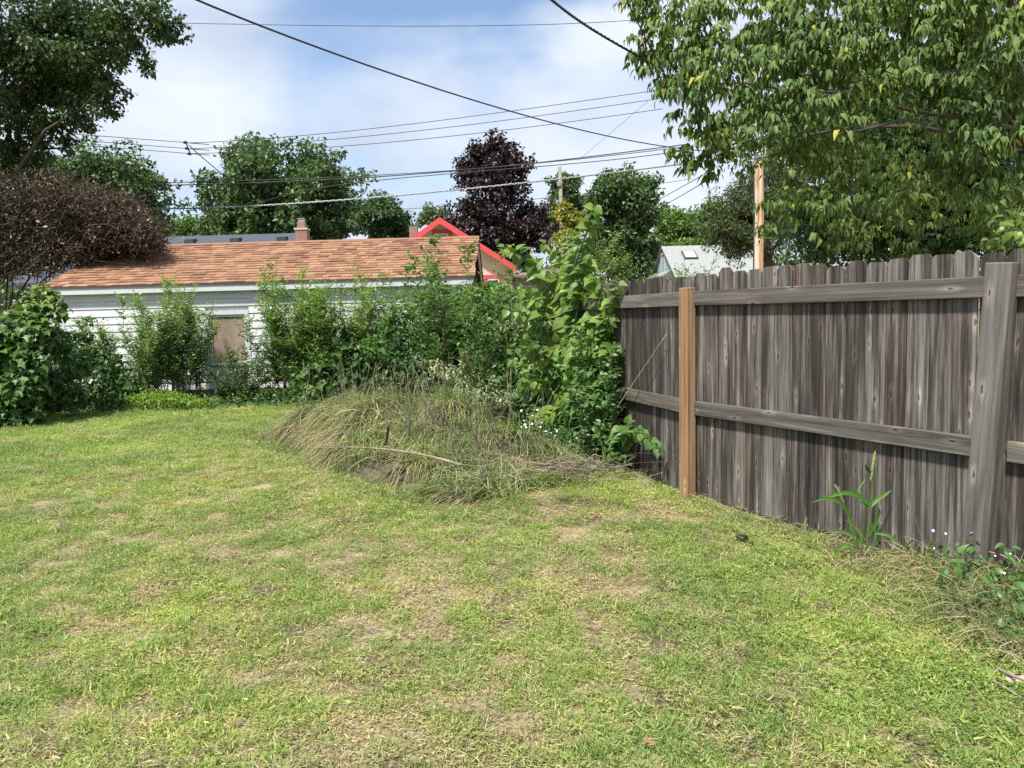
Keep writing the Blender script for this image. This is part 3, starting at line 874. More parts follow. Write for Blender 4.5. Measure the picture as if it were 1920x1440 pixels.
# ================================================================== TREES
G_MAPLE = leaf_mat('maple_green', (.042, .085, .032), (.068, .125, .046), (.11, .175, .064), trans=.28)
G_DEEP = leaf_mat('deep_green', (.03, .066, .027), (.048, .098, .037), (.078, .138, .05), trans=.25)
G_LEFT = leaf_mat('left_tree_green', (.024, .055, .021), (.04, .084, .03), (.07, .125, .04), (.20, .13, .035), .965, trans=.25)
G_BRIGHT = leaf_mat('bright_green', (.06, .12, .03), (.10, .18, .045), (.16, .25, .06), trans=.32)
G_FAR = leaf_mat('far_green', (.06, .10, .05), (.09, .14, .065), (.13, .19, .08), trans=.25)
G_PURPLE = leaf_mat('purple_leaf', (.013, .008, .011), (.026, .014, .018), (.06, .032, .036), (.10, .05, .05), .96, trans=.12, spec=.45)
G_YELLOW = leaf_mat('yellow_green', (.16, .19, .03), (.24, .26, .045), (.34, .33, .06), trans=.35)
G_FEATH = leaf_mat('feathery_grey_green', (.035, .055, .022), (.06, .085, .034), (.11, .135, .055), trans=.25)
G_ELDER = leaf_mat('box_elder_leaf', (.068, .122, .036), (.112, .18, .054), (.18, .255, .088), (.40, .38, .07), .997, trans=.24, rough=.6, spec=.2, patch=1.2)
G_DEAD = leaf_mat('dead_leaf', (.026, .016, .010), (.05, .032, .019), (.09, .06, .032), (.30, .26, .12), .965, trans=.15)

def blobs_px(pts):
    return [(*at(x, y, Y), r) for x, y, Y, r in pts]
def fill(cx, cy, Y, wpx, hpx, n, rmin, rmax, g, dy=None, power=.45, squash=1.0):
    """clumps inside an ellipsoid crown whose outline is given in the photograph at distance Y"""
    c = at(cx, cy, Y)
    rx, rz = wpx / FPX * Y, hpx / FPX * Y
    ry = dy or rx * .9
    out = []
    for _ in range(n):
        d = g.normal(size=3)
        d /= np.linalg.norm(d)
        f = g.random() ** power
        r = rmin + (rmax - rmin) * g.random()
        lim = 1 - .6 * r / max(rx, rz)
        out.append((c[0] + d[0] * rx * f * lim, c[1] + d[1] * ry * f * lim, c[2] + d[2] * rz * f * lim * squash, r))
    return out
def tree(name, label, base_px, Y, blobs, nleaf, size, mat, tr=.2, bark=M_BARK, group=None, seed=1, tpl=L_QUAD, nlimb=14, flat=.75, base=None, parts=0, up=.6, droop=.35, spray=0, cat='tree', shell=.5, sub=5):
    g = np.random.default_rng(seed)
    bx = at(base_px[0], base_px[1], Y) if base is None else base
    b = np.array([bx[0], bx[1], 0.0])
    th = thing(name, label, cat, b, group)
    B = np.array(blobs)
    cen = np.average(B[:, :3], axis=0, weights=B[:, 3])
    ztop = B[:, 2].max()
    fork = np.array([b[0] * .7 + cen[0] * .3, b[1] * .7 + cen[1] * .3, max(.8, B[:, 2].min() * .6 + .25 * cen[2])])
    top = np.array([cen[0], cen[1], cen[2] * .4 + ztop * .6])
    P = np.concatenate([bend(b + np.array([0, 0, -.1]), fork, 5, .02, g=g), bend(fork, top, 6, .04, g=g)[1:]])
    prt = [tube(P - b, np.linspace(tr * 1.15, tr * .18, len(P)), 8)]
    trunk = mk('trunk', *join(prt), bark, th, True)
    idx = g.choice(len(B), min(nlimb, len(B)), replace=False)
    for i in idx:
        s = fork + (top - fork) * g.random() * .7
        Q = bend(s, B[i, :3], 6, .06, g=g)
        mk('limb', *tube(Q - b, np.linspace(tr * .38, tr * .06, 6), 5), bark, th, True)
    if sub:
        v = g.normal(0, .62, (len(B), sub, 3)) * B[:, None, 3:4] * np.array([1, 1, .8])
        B = np.concatenate([np.concatenate([B[:, None, :3] + v, np.repeat((B[:, 3] * .55)[:, None, None], sub, 1) * (.5 + .9 * g.random((len(B), sub, 1)))], 2).reshape(-1, 4), B * np.array([1, 1, 1, .8])])
    pos, ax, no = crown(B, nleaf, flat, shell, up, g, droop)
    sz = size * (.65 + .7 * g.random(nleaf))
    leaves(th, tpl, pos, ax, no, sz, mat, 'crown', parts, stuff=bool(parts))
    return th
g = np.random.default_rng(11)
# big round maple
bl = fill(530, 372, 45, 162, 112, 120, .5, 1.05, g, power=.33) + fill(520, 440, 45, 165, 70, 55, .5, .95, g) + fill(410, 395, 44, 40, 55, 22, .35, .6, g)
bl += [(*at(x, y, 45), .35) for x, y in ((460, 282), (490, 268), (515, 263), (545, 262), (575, 266), (600, 272), (640, 290))]
tree('maple_tree', 'large round-crowned dark green maple behind the grey-roofed house', (530, 500), 45, bl, 42000, .26, G_MAPLE, .3, seed=3)
bl = fill(712, 405, 55, 48, 55, 40, .45, .9, g) + fill(755, 430, 56, 25, 35, 14, .3, .6, g)
tree('tree', 'smaller hazy green tree just right of the large round maple', (715, 500), 55, bl, 13000, .24, G_DEEP, .22, seed=4)
bl = fill(190, 365, 38, 118, 88, 90, .5, .95, g, power=.35) + fill(60, 350, 37, 110, 75, 60, .5, .9, g) + fill(20, 460, 37, 120, 70, 50, .5, .9, g) + fill(265, 405, 38, 48, 50, 25, .4, .7, g)
tree('tree', 'broad green tree rising behind the brown dying shrub at left', (150, 520), 38, bl, 46000, .21, G_MAPLE, .3, seed=5)
bl = fill(345, 432, 60, 42, 32, 26, .5, .9, g)
tree('tree', 'small bright green tree between two darker trees above the grey roof', (345, 480), 60, bl, 8000, .24, G_BRIGHT, .2, seed=6)
bl = fill(925, 330, 45, 68, 70, 65, .35, .7, g, power=.4) + fill(935, 430, 45, 105, 72, 95, .4, .85, g, power=.4) + blobs_px([(930, 275, 45, .35), (935, 262, 45, .25), (965, 295, 45, .3), (990, 310, 45, .35), (1000, 296, 45, .2), (880, 305, 45, .4), (868, 345, 45, .4)])
tree('purple_maple', 'dark purple-leaved maple standing behind the red-trimmed gable', (935, 560), 45, bl, 40000, .21, G_PURPLE, .25, seed=8)
bl = fill(1165, 400, 48, 72, 88, 75, .4, .85, g, power=.36) + fill(1170, 470, 48, 75, 55, 40, .4, .8, g)
bl += blobs_px([(1130, 335, 48, .5), (1185, 325, 48, .5), (1205, 345, 48, .5)])
tree('tree', 'dense dark green tree beside the faint slanting wires, left of the pale blue house', (1170, 560), 48, bl, 32000, .23, G_MAPLE, .25, seed=9)
bl = fill(1060, 355, 70, 24, 32, 16, .45, .8, g)
tree('tree', 'narrow distant green tree top directly behind the thin grey pole', (1060, 500), 70, bl, 6000, .28, G_MAPLE, .2, seed=10)
bl = fill(1035, 410, 72, 35, 35, 16, .6, 1.0, g) + fill(1085, 395, 72, 25, 40, 14, .5, .9, g)
tree('tree', 'hazy grey-green tree low behind the thin grey pole', (1040, 500), 72, bl, 7000, .28, G_FAR, .2, seed=12)
bl = fill(1058, 400, 34, 22, 30, 26, .08, .2, g) + fill(1085, 412, 34, 18, 20, 14, .08, .18, g) + fill(1068, 450, 34, 35, 30, 22, .1, .22, g)
tree('tree', 'yellow-green young tree top near the thin grey pole', (1068, 520), 34, bl, 2600, .14, G_YELLOW, .1, seed=13)
bl = fill(812, 408, 75, 24, 20, 12, .4, .8, g)
tree('tree', 'small faint tree between the brick chimney and the purple tree', (812, 470), 75, bl, 3600, .28, G_FAR, .18, seed=14)
bl = fill(1270, 425, 68, 48, 42, 34, .6, 1.2, g) + fill(1340, 420, 66, 60, 48, 34, .6, 1.2, g) + fill(1300, 470, 66, 90, 40, 34, .6, 1.1, g)
tree('tree', 'bright light green trees in the distance behind the pale blue house', (1290, 500), 67, bl, 22000, .30, G_BRIGHT, .25, seed=15)
bl = fill(1440, 385, 32, 118, 100, 85, .35, .8, g, power=.4) + fill(1365, 440, 32, 50, 50, 25, .3, .6, g) + blobs_px([(1390, 470, 32, .35), (1350, 470, 32, .25), (1370, 488, 32, .22), (1385, 498, 32, .18)])
tree('tree', 'tall feathery grey-green tree behind the tan pole, overlapping the pale roof', (1450, 560), 33, bl, 42000, .13, G_FEATH, .3, seed=16, tpl=L_NARROW)
bl = fill(1600, 420, 19, 150, 60, 60, .35, .7, g) + fill(1820, 400, 17, 190, 85, 80, .35, .7, g) + fill(1720, 250, 17, 260, 150, 130, .45, .8, g)
tree('tree', 'shadowy dark green tree behind the right fence, below the hanging branches', (1750, 560), 18, bl, 60000, .13, G_DEEP, .22, seed=17)

# far tree line that reads as one mass
bl = []
for k in range(90):
    x = -70 + k * 1.75 + g.normal(0, .6)
    yy = 95 + g.random() * 12
    hh = 6.5 + g.random() * 4
    bl += [(x + g.normal(0, 1), yy, hh * f, 1.9) for f in (.2, .45, .65, .85)]
B = np.array(bl)
wood = thing('distant_wood', 'far row of trees closing the view behind the houses', 'wood', (0, 100, 0))
wood['kind'] = 'stuff'
pos, ax, no = crown(B, 30000, .9, .5, .6, g)
leaves(wood, L_QUAD, pos, ax, no, .7 * (.6 + .8 * g.random(30000)), G_FAR, 'crown')

# light shrubby tree behind the sapling and the fence
def stems(th, base, n, height, spread, lean=(0, 0), twig=.35, ntw=9, leaf=.05, sp=.035, tpl=L_SMALL, mat=None, seed=1, r=.008, young=.0, bushy=0.2, parts=0, upw=.9, curve=.25, stemmat=None, hvar=.35, droop=.1, dens=1.0, smin=.12):
    g = np.random.default_rng(seed)
    base = np.array(base, float)
    b0 = np.array(th.location)
    pos, axs, nrm, sz, tn = [], [], [], [], []
    for s in range(n):
        a = g.random() * 2 * math.pi
        rr = math.sqrt(g.random())
        h = height * (1 - hvar * g.random()) * (1 - .25 * rr)
        p0 = base + np.array([math.cos(a), math.sin(a), 0]) * rr * spread * .45
        p1 = p0 + np.array([math.cos(a) * rr * spread * .75 + lean[0] * h, math.sin(a) * rr * spread * .75 + lean[1] * h, h])
        P = bend(p0, p1, 8, .03, g=g)
        tubes = [tube(P - b0, np.linspace(r, r * .3, 8), 5)]
        for k in range(int(ntw * (.7 + .6 * g.random()))):
            t = smin + (1 - smin) * g.random() ** .8
            i = min(int(t * 7), 6)
            q = P[i] + (P[i + 1] - P[i]) * (t * 7 - i)
            a2 = g.random() * 2 * math.pi
            L = twig * (1.15 - .75 * t) * (.6 + .8 * g.random())
            d = unit(np.array([math.cos(a2), math.sin(a2), upw * (.5 + g.random())]))
            Q = bend(q, q + d * L, 4, .05, -.06 + droop, g=g)
            tubes.append(tube(Q - b0, np.linspace(r * .35, r * .15, 4), 3, False))
            m = max(3, int(L / sp * dens))
            for j in range(m):
                u = (j + .6) / m
                c = q + d * L * u
                c[2] -= (-.06 + droop) * L * 4 * u * (1 - u)
                side = unit(np.cross(d, np.array([0, 0, 1.0]))) * (1 if j % 2 else -1)
                pos.append(c + g.normal(0, .006, 3))
                axs.append(side * .8 + d * .7 + g.normal(0, .3, 3) + np.array([0, 0, -droop]))
                nrm.append(np.array([0, 0, 1.0]) + g.normal(0, .45, 3))
                sz.append(leaf * (.65 + .6 * g.random()))
                tn.append(young * max(0, (c[2] / height - .38) * 2.2))
        # leaves straight on the leader
        m = int(h / sp * .6)
        for j in range(m):
            t = smin + (1 - smin) * j / m
            i = min(int(t * 7), 6)
            c = P[i] + (P[i + 1] - P[i]) * (t * 7 - i)
            a2 = j * 2.4
            pos.append(c)
            axs.append(np.array([math.cos(a2), math.sin(a2), .5 - droop]))
            nrm.append(np.array([0, 0, 1.0]) + g.normal(0, .3, 3))
            sz.append(leaf * (.7 + .6 * g.random()))
            tn.append(young * max(0, (c[2] / height - .38) * 2.2))
        mk('stem', *join(tubes), stemmat or M_STEM, th, True)
    tn = np.clip(np.array(tn), 0, 1)
    leaves(th, tpl, np.array(pos), np.array(axs), np.array(nrm), np.array(sz), mat, 'foliage', parts, tn)
Y_NEW = (.22, .35, .06)
G_SH1 = leaf_mat('shrub_small_leaf', (.085, .17, .05), (.125, .23, .066), (.185, .295, .09), young=Y_NEW, trans=.34, patch=1.5)
G_SH2 = leaf_mat('shrub_dark_leaf', (.028, .07, .022), (.045, .1, .028), (.08, .145, .04), young=(.16, .26, .05), trans=.28, patch=1.5)
G_SH3 = leaf_mat('shrub_mid_leaf', (.052, .125, .036), (.082, .175, .048), (.13, .235, .066), young=(.18, .31, .06), trans=.34, patch=1.5)
G_HACK = leaf_mat('big_leaf', (.10, .18, .036), (.145, .245, .05), (.2, .31, .07), (.29, .35, .08), .96, trans=.4, spec=.4, patch=2)
G_BLUEL = leaf_mat('blue_green_leaf', (.075, .145, .06), (.11, .2, .085), (.17, .27, .12), young=(.2, .3, .1), trans=.28, patch=2)
G_WILT = leaf_mat('pale_wilted_leaf', (.13, .185, .10), (.21, .28, .16), (.32, .38, .24), (.36, .34, .15), .95, trans=.2, rough=.6)
G_LIME = leaf_mat('lime_leaf', (.13, .23, .025), (.19, .31, .035), (.27, .38, .05), trans=.38)
G_SAPM = leaf_mat('maple_sapling_leaf', (.035, .085, .022), (.055, .125, .03), (.10, .19, .045), young=(.25, .34, .06), trans=.34, patch=1.5)

tb = at(1140, 560, 20)
th = thing('shrub_tree', 'airy light green shrubby tree with arching twigs behind the fence', 'tree', (tb[0], 20, 0))
stems(th, (tb[0], 20, 0), 16, at(1140, 388, 20)[2], 2.1, twig=.75, ntw=44, leaf=.09, sp=.05, mat=G_SH1, seed=21, r=.025, young=.9, droop=.12, hvar=.5, lean=(.02, 0), smin=.3, stemmat=M_BARK)
P0 = at(1180, 520, 20)
stems(th, (P0[0], 19.8, .2), 8, 3.2, 1.5, twig=.7, ntw=34, leaf=.09, sp=.05, mat=G_SH1, seed=22, r=.02, young=.5, droop=.2, lean=(.2, 0), smin=.3, stemmat=M_BARK)

# ---- left overhanging tree
lt = [(20, 40, 14, .75), (75, 60, 14, .7), (130, 30, 13.5, .7), (190, 40, 13.5, .6), (245, 30, 13.3, .5), (295, 35, 13, .38), (325, 55, 12.9, .22), (335, 45, 12.9, .16), (40, 120, 14, .7), (100, 120, 14, .62), (160, 105, 13.6, .55), (215, 95, 13.4, .42), (255, 85, 13.3, .3), (265, 120, 13.2, .2), (290, 128, 13.2, .14), (20, 190, 14.3, .62), (75, 185, 14, .5), (125, 175, 14, .48), (175, 165, 13.7, .38), (205, 160, 13.6, .26), (208, 195, 13.6, .2), (216, 210, 13.6, .11), (55, 240, 14.2, .42), (110, 225, 14, .34), (150, 222, 13.9, .24), (170, 236, 13.9, .12), (10, 260, 14.5, .45), (80, 275, 14.3, .26), (115, 266, 14.2, .18), (130, 285, 14.2, .1), (15, 320, 14.8, .42), (50, 310, 14.6, .25), (5, 360, 15, .35), (-20, 300, 14.6, .6), (-30, 400, 15, .5), (30, 390, 15.2, .3)]
bl = blobs_px([(x, y, Y + 6.5, r * 1.46) for x, y, Y, r in lt])
_gs = np.random.default_rng(77)
bl = [(b_[0] + v_[0], b_[1] + v_[1], b_[2] + v_[2] * .8, b_[3] * (.3 + .25 * _gs.random())) for b_ in bl for v_ in (_gs.normal(0, .55, (9, 3)) * b_[3])]
bl += [(-15.5 + 4 * math.cos(a) * f, 21.5 + 3 * math.sin(a) * f, 9 + z_, 1.1) for a in np.linspace(0, 6.1, 9) for f, z_ in ((.5, 2.2), (.95, .6), (.95, -.8))]
tree('overhanging_tree', 'dark green tree with drooping sprays filling the upper left corner', None, 21.5, bl, 62000, .12, G_LEFT, .2, base=np.array([-16, 21.8, 0]), seed=31, tpl=L_QUAD, nlimb=10, droop=.6, shell=.25, parts=300, sub=0)

# ---- box elder on the right
be = []
front = [(1200, 10, 8.7, .24), (1235, 45, 8.5, .3), (1250, 100, 8.4, .3), (1190, 118, 8.8, .14), (1225, 150, 8.5, .24), (1300, 50, 8.2, .34), (1310, 150, 8, .3), (1285, 180, 8.1, .24), (1320, 235, 7.9, .28), (1340, 285, 7.9, .26), (1320, 335, 8, .16), (1215, 25, 8.6, .30), (1260, 10, 8.4, .36), (1225, 75, 8.6, .30), (1275, 75, 8.2, .34), (1205, 120, 8.7, .18), (1240, 130, 8.5, .30), (1215, 160, 8.6, .22), (1245, 185, 8.5, .22), (1290, 140, 8.2, .34), (1330, 30, 8, .40), (1330, 110, 7.8, .38), (1400, 40, 7.8, .42), (1380, 120, 7.6, .40), (1450, 60, 7.6, .42), (1500, 30, 7.5, .42), (1320, 190, 7.8, .34), (1300, 240, 7.9, .28), (1275, 255, 8.1, .16), (1360, 200, 7.5, .36), (1420, 160, 7.3, .38), (1410, 230, 7.4, .34), (1350, 265, 7.8, .30), (1300, 290, 8.1, .24), (1305, 325, 8.1, .18), (1335, 310, 8, .24), (1330, 345, 8, .13), (1450, 250, 7.3, .32), (1490, 110, 7.3, .40), (1480, 190, 7.2, .34), (1540, 70, 7.3, .42), (1560, 150, 7.1, .38), (1540, 215, 7.1, .34), (1590, 30, 7.3, .42), (1600, 110, 7, .40), (1640, 60, 7, .42), (1630, 170, 6.9, .36), (1590, 240, 7, .32), (1690, 30, 6.9, .42), (1690, 110, 6.8, .40), (1680, 210, 6.9, .30), (1740, 60, 6.7, .42), (1750, 150, 6.6, .38), (1800, 30, 6.6, .42), (1810, 110, 6.5, .40), (1800, 200, 6.5, .34), (1860, 60, 6.4, .42), (1870, 150, 6.4, .38), (1910, 100, 6.3, .40), (1870, 230, 6.4, .32), (1840, 270, 6.4, .28), (1900, 300, 6.3, .3), (1780, 330, 6.9, .24), (1620, 330, 7.4, .26), (1880, 360, 6.6, .24), (1820, 340, 6.7, .22), (1550, 310, 7.5, .26), (1500, 290, 7.5, .26)]
be += blobs_px(front)
for k in range(150):                                   # deeper, shaded part of the crown
    x, y = 1330 + g.random() * 720, -120 + g.random() * 540
    if y > 330 and x < 1480:
        continue
    be.append((*at(x, y, 9.2 + g.random() * 3.2), .28 + .2 * g.random()))
be += [(3.0 + g.random() * 6, 7.5 + g.random() * 4.5, 5.2 + g.random() * 2.2, .5) for _ in range(60)]
be += [(3.2 + g.random() * 4.6, 5.6 + g.random() * 2.4, 4.7 + g.random() * 2.0, .42) for _ in range(46)]  # unseen upper crown, added to cast shade on the leaves below
low = [(1600, 400, 8.5, .3), (1650, 430, 8.4, .3), (1560, 440, 9, .25), (1720, 400, 8, .32), (1780, 430, 7.8, .3), (1850, 410, 7.4, .32), (1900, 400, 7.2, .3), (1540, 395, 9, .22), (1690, 350, 8, .28), (1620, 455, 8.6, .2)]
be += blobs_px(low)
for k in range(26):
    x = 1510 + g.random() * 470
    be.append((*at(x, 300 + g.random() * 170, 9.2 + g.random() * 2.0 - (x - 1510) / 470 * .9), .2 + .14 * g.random()))
def elder_leaf_dirs(pos, ctr, g):
    n = len(pos)
    d = unit(pos - ctr)
    ax = unit(d * .45 + np.array([0, -.12, -.95]) + g.normal(0, .28, (n, 3)))
    no = unit(d * np.array([1, 1, .5]) + np.array([-.1, -.45, .55]) + g.normal(0, .35, (n, 3)))
    return ax, no
bt = thing('box_elder_tree', 'large green tree with hanging pointed leaves leaning over the right fence', 'tree', (8.0, 11.2, 0))
b0 = np.array(bt.location)
g2 = np.random.default_rng(44)
tp = bend((8.0, 11.2, -.1), (7.2, 10.8, 3.6), 6, .02, g=g2)
mk('trunk', *tube(tp - b0, np.linspace(.24, .17, 6), 10), M_BARK, bt, True)
for (x, y, Y), rr in (((1540, -10, 8.6), .06), ((1450, 140, 8.2), .035), ((1290, 160, 8.6), .03), ((1240, 60, 8.8), .03), ((1660, 120, 8), .06), ((1700, -60, 9), .09), ((1890, 60, 7.4), .05), ((1780, 250, 7.8), .04), ((1590, 250, 7.8), .035), ((1330, 280, 8.4), .025), ((1850, -120, 8.6), .08)):
    e = at(x, y, Y)
    mid = (tp[-1] + e) / 2 + np.array([0, 0, .5])
    s = np.linspace(0, 1, 9)[:, None]
    Q = (1 - s) ** 2 * tp[-1] + 2 * s * (1 - s) * mid + s ** 2 * e + g2.normal(0, .03, (9, 3)) * np.sin(math.pi * s)
    mk('limb', *tube(Q - b0, np.linspace(max(rr, .04) * .9, rr * .35, 9), 7), M_BARK, bt, True)
Q = np.array([at(1575, -30, 7.9), at(1540, 15, 7.7), at(1500, 70, 7.5), at(1468, 110, 7.35), at(1450, 138, 7.25)])
mk('limb', *tube(Q - b0, [.035, .03, .026, .02, .014], 6), M_BARKL, bt, True)
B = np.array(be)
PER, NC = 17, 4500                                     # hanging sprays: little domes of overlapping leaves
wgt = B[:, 3] ** 2
wgt[:len(front)] *= 1.5
bi = g2.choice(len(B), NC, p=wgt / wgt.sum())
d = unit(g2.normal(size=(NC, 3)))
d[:, 2] = np.abs(d[:, 2]) * np.where(g2.random(NC) < .72, 1, -1)
cpos = B[bi, :3] + d * (B[bi, 3] * (.25 + .7 * g2.random(NC) ** .6))[:, None]
ci = np.repeat(np.arange(NC), PER)
nl = NC * PER
az = g2.random(nl) * 2 * math.pi
pol = np.abs(g2.normal(0, .75, nl))
e = np.stack([np.cos(az) * np.sin(pol), np.sin(az) * np.sin(pol), np.cos(pol)], 1)
crad = (.06 + .08 * g2.random(NC))[ci]
pos2 = cpos[ci] + e * (crad * (.6 + .5 * g2.random(nl)))[:, None] * np.array([1, 1, .8])
eh = unit(e * np.array([1, 1, 0]) + d[ci] * .3 * np.array([1, 1, 0]))
ax = eh * (.55 + .3 * g2.random(nl))[:, None] + np.array([0, 0, -.8]) + g2.normal(0, .3, (nl, 3))
no = unit(e * .55 + eh * .45 + np.array([0, 0, .45]) + g2.normal(0, .3, (nl, 3)))
leaves(bt, L_ELDER, pos2, ax, no, .074 * (.45 + .95 * g2.random(nl)), G_ELDER, 'crown', 300)

# ---- brown, dying shrub at the left
db = np.array([-11.6, 17.6, 0])
dt = thing('dying_shrub', 'large brown dying shrub with bare twigs leaning over the garage roof', 'shrub', db)
g3 = np.random.default_rng(55)
tw = []
cl = []
for k in range(330):
    x, y = -60 + g3.random() * 340, 345 + g3.random() * 190
    top = 338 + (max(0, x - 90) / 200) ** 1.6 * 105 + (20 if x < 40 else 0)
    bot = 590 if x < 70 else (540 - (x - 60) * .5 if x < 250 else 470)
    y = top + (bot - top) * g3.random()
    Yd = 17.0 + g3.random() * 2.4
    if x > 100 and y > 445:
        Yd = 17.2 + g3.random() * 1.6
        y = min(y, 452 + (250 - x) * .12)
    cl.append(at(x, y, Yd))
cl = np.array(cl)
cl[:, 2] = np.where((cl[:, 1] > 15.7), np.maximum(cl[:, 2], EAVE_Z + (cl[:, 1] - EAVE_Y) * .34 + .15), cl[:, 2])
fork = db + np.array([-.2, .2, 1.0])
mk('trunk', *join([tube(bend(db + np.array([dx, 0, -.1]), fork + np.array([dx * 2, 0, .3]), 5, .04, g=g3) - db, np.linspace(.06, .04, 5), 6) for dx in (-.15, 0, .14)]), M_DARKTWIG, dt, True)
for k in range(22):
    e = cl[g3.integers(len(cl))]
    mk('branch', *tube(bend(fork, e, 8, .05, g=g3) - db, np.linspace(.03, .007, 8), 5), M_DARKTWIG, dt, True)
tubes = []
for c in cl:
    for k in range(30):
        d = unit(g3.normal(size=3) + np.array([0, 0, .2]))
        s = c + g3.normal(0, .15, 3)
        L = .16 + .34 * g3.random()
        tubes.append(tube(bend(s, s + d * L, 4, .1, g=g3) - db, np.linspace(.009, .0045, 4), 3, False))
o = mk('twigs', *join(tubes), M_DARKTWIG, dt)
o['kind'] = 'stuff'
pos = cl[g3.integers(len(cl), size=46000)] + g3.normal(0, .2, (46000, 3))
leaves(dt, L_QUAD, pos, g3.normal(size=(46000, 3)), g3.normal(size=(46000, 3)) + np.array([0, -.3, .5]), .065 * (.5 + g3.random(46000)), G_DEAD, 'dead_leaves')

# ================================================================== SHRUBS ALONG THE GARAGE
def shrub(name, label, bx, group=None, cat='shrub'):
    return thing(name, label, cat, (bx[0], bx[1], 0), group)
# maple saplings far left
b = np.array([-8.1, 12.7, 0])
th = shrub('maple_sapling', 'leafy maple sapling clump with bright new leaves at the left edge', b)
g4 = np.random.default_rng(61)
bl = blobs_px([(85, 550, 12.3, .2), (60, 580, 12.2, .26), (100, 580, 12.3, .22), (30, 610, 12, .3), (75, 620, 12, .3), (10, 660, 12, .36), (60, 670, 11.9, .34), (105, 640, 12.4, .3), (40, 720, 11.8, .36), (10, 760, 11.8, .34), (-30, 640, 12, .42), (-40, 720, 12, .45), (85, 720, 12.4, .3), (140, 680, 12.8, .3), (60, 770, 11.9, .28), (130, 740, 12.6, .28), (20, 790, 11.7, .22)])
pos, ax, no = crown(bl, 3000, .9, .25, .9, g4, .45)
ax = ax + np.array([0, -.1, -.2])
no = no * np.array([.45, .45, 1]) + np.array([0, -.1, .9])
ax = ax * np.array([1, 1, .5]) + np.array([0, -.15, -.15])
leaves(th, L_MAPLE, pos, ax, no + np.array([0, -.3, .4]), .118 * (.55 + .7 * g4.random(len(pos))), G_SAPM, 'foliage', 300, np.clip((pos[:, 2] - 1.55) * .9, 0, .9))
for k in range(7):
    e = np.array(bl[k][:3])
    mk('stem', *tube(bend(b + g4.normal(0, .15, 3) * np.array([1, 1, 0]), e + np.array([0, 0, .1]), 7, .03, g=g4) - b, np.linspace(.016, .005, 7), 5), M_STEM, th, True)
# dark leafy shrub with a lone upright shoot
b = np.array([-8.3, 14.2, 0])
th = shrub('dark_shrub', 'dark green shrub with one upright leafy shoot against the white siding', b)
bl = blobs_px([(165, 600, 14.6, .13), (163, 630, 14.5, .12), (168, 655, 14.4, .16), (130, 640, 14.2, .28), (185, 665, 14.2, .26), (150, 680, 14, .34), (215, 690, 14, .3), (110, 700, 14, .34), (180, 720, 13.6, .34), (240, 725, 13.8, .3), (140, 745, 13.5, .3), (205, 755, 13.4, .24), (270, 740, 13.9, .24), (90, 745, 13.6, .3)])
pos, ax, no = crown(bl, 3200, .9, .3, .9, g4, .3)
leaves(th, L_OVATE, pos, ax, no, .085 * (.6 + .7 * g4.random(len(pos))), G_SH2, 'foliage', 200, np.clip((pos[:, 2] - 1.1) * .5, 0, .5))
for k in range(8):
    e = np.array(bl[k][:3])
    mk('stem', *tube(bend(b + g4.normal(0, .12, 3) * np.array([1, 1, 0]), e, 7, .03, g=g4) - b, np.linspace(.014, .004, 7), 5), M_STEM, th, True)
# upright small-leaved shrubs
def upright(label, cx, wpx, top, Y, n, seed, mat=G_SH1, leaf=.068, lean=(0, 0), young=.9, ntw=62, twig=.32, name='upright_shrub', sp=.032, parts=0, tpl=L_SMALL, y_base=745, r=.008, hvar=.4, droop=.05):
    Y = min(Y, fence_y(cx + wpx * .3) - .35)
    bx = at(cx, y_base, Y)
    th = shrub(name, label, (bx[0], Y), 'upright shrubs along the garage wall')
    stems(th, (bx[0], Y, 0), n, at(cx, top, Y)[2] * 1.1, wpx / FPX * Y * .85, twig=twig, ntw=ntw, leaf=leaf, sp=sp, tpl=tpl, mat=mat, seed=seed, r=r, young=young, lean=lean, parts=parts, hvar=hvar, droop=droop)
    return th
upright('lower small-leaved green shrub left of the garage window, beside the dark shrub', 245, 95, 575, 14.7, 18, 71, young=.5, hvar=.3)
upright('tall feathery small-leaved shrub just left of the garage window', 322, 95, 520, 15.0, 24, 72, hvar=.3, twig=.36)
upright('slim leafy shoot cluster touching the left side of the garage window', 378, 34, 540, 15.3, 8, 73, twig=.22, hvar=.3)
upright('tall bright small-leaved shrub just right of the garage window', 540, 84, 490, 14.7, 25, 74, hvar=.3, twig=.36)
upright('tall small-leaved shrub second to the right of the garage window', 578, 75, 512, 14.5, 19, 75, young=.7, hvar=.3, twig=.36)
upright('feathery shrub reaching the eave right of the middle of the garage', 668, 115, 503, 14.7, 26, 76, hvar=.3, twig=.38)
upright('tall thin sapling with sparse leaves in front of the tan roof', 815, 45, 425, 13.8, 5, 77, G_SH3, .12, ntw=30, twig=.28, name='slender_sapling', sp=.05, y_base=760, r=.011, young=.3, hvar=.12)
upright('leafy sapling group in front of the roof end and beige gable', 885, 120, 445, 13.3, 13, 78, G_SH3, .095, ntw=42, twig=.40, name='leafy_sapling', sp=.045, y_base=770, r=.011, young=.35, hvar=.25)
upright('mid-height broad-leaved sapling left of the slender sapling', 745, 90, 515, 13.8, 11, 79, G_SH3, .09, ntw=36, twig=.38, name='leafy_sapling', sp=.055, y_base=760, r=.01, young=.4)
upright('dense leafy sapling right of the others near the fence corner', 950, 80, 478, 12.4, 10, 80, G_SH3, .085, ntw=38, twig=.38, name='leafy_sapling', sp=.05, y_base=790, r=.01, young=.3)
upright('short shrub below the garage window at its right', 470, 85, 640, 14.6, 12, 81, G_SH2, .07, ntw=34, twig=.3, name='low_shrub', young=.25)
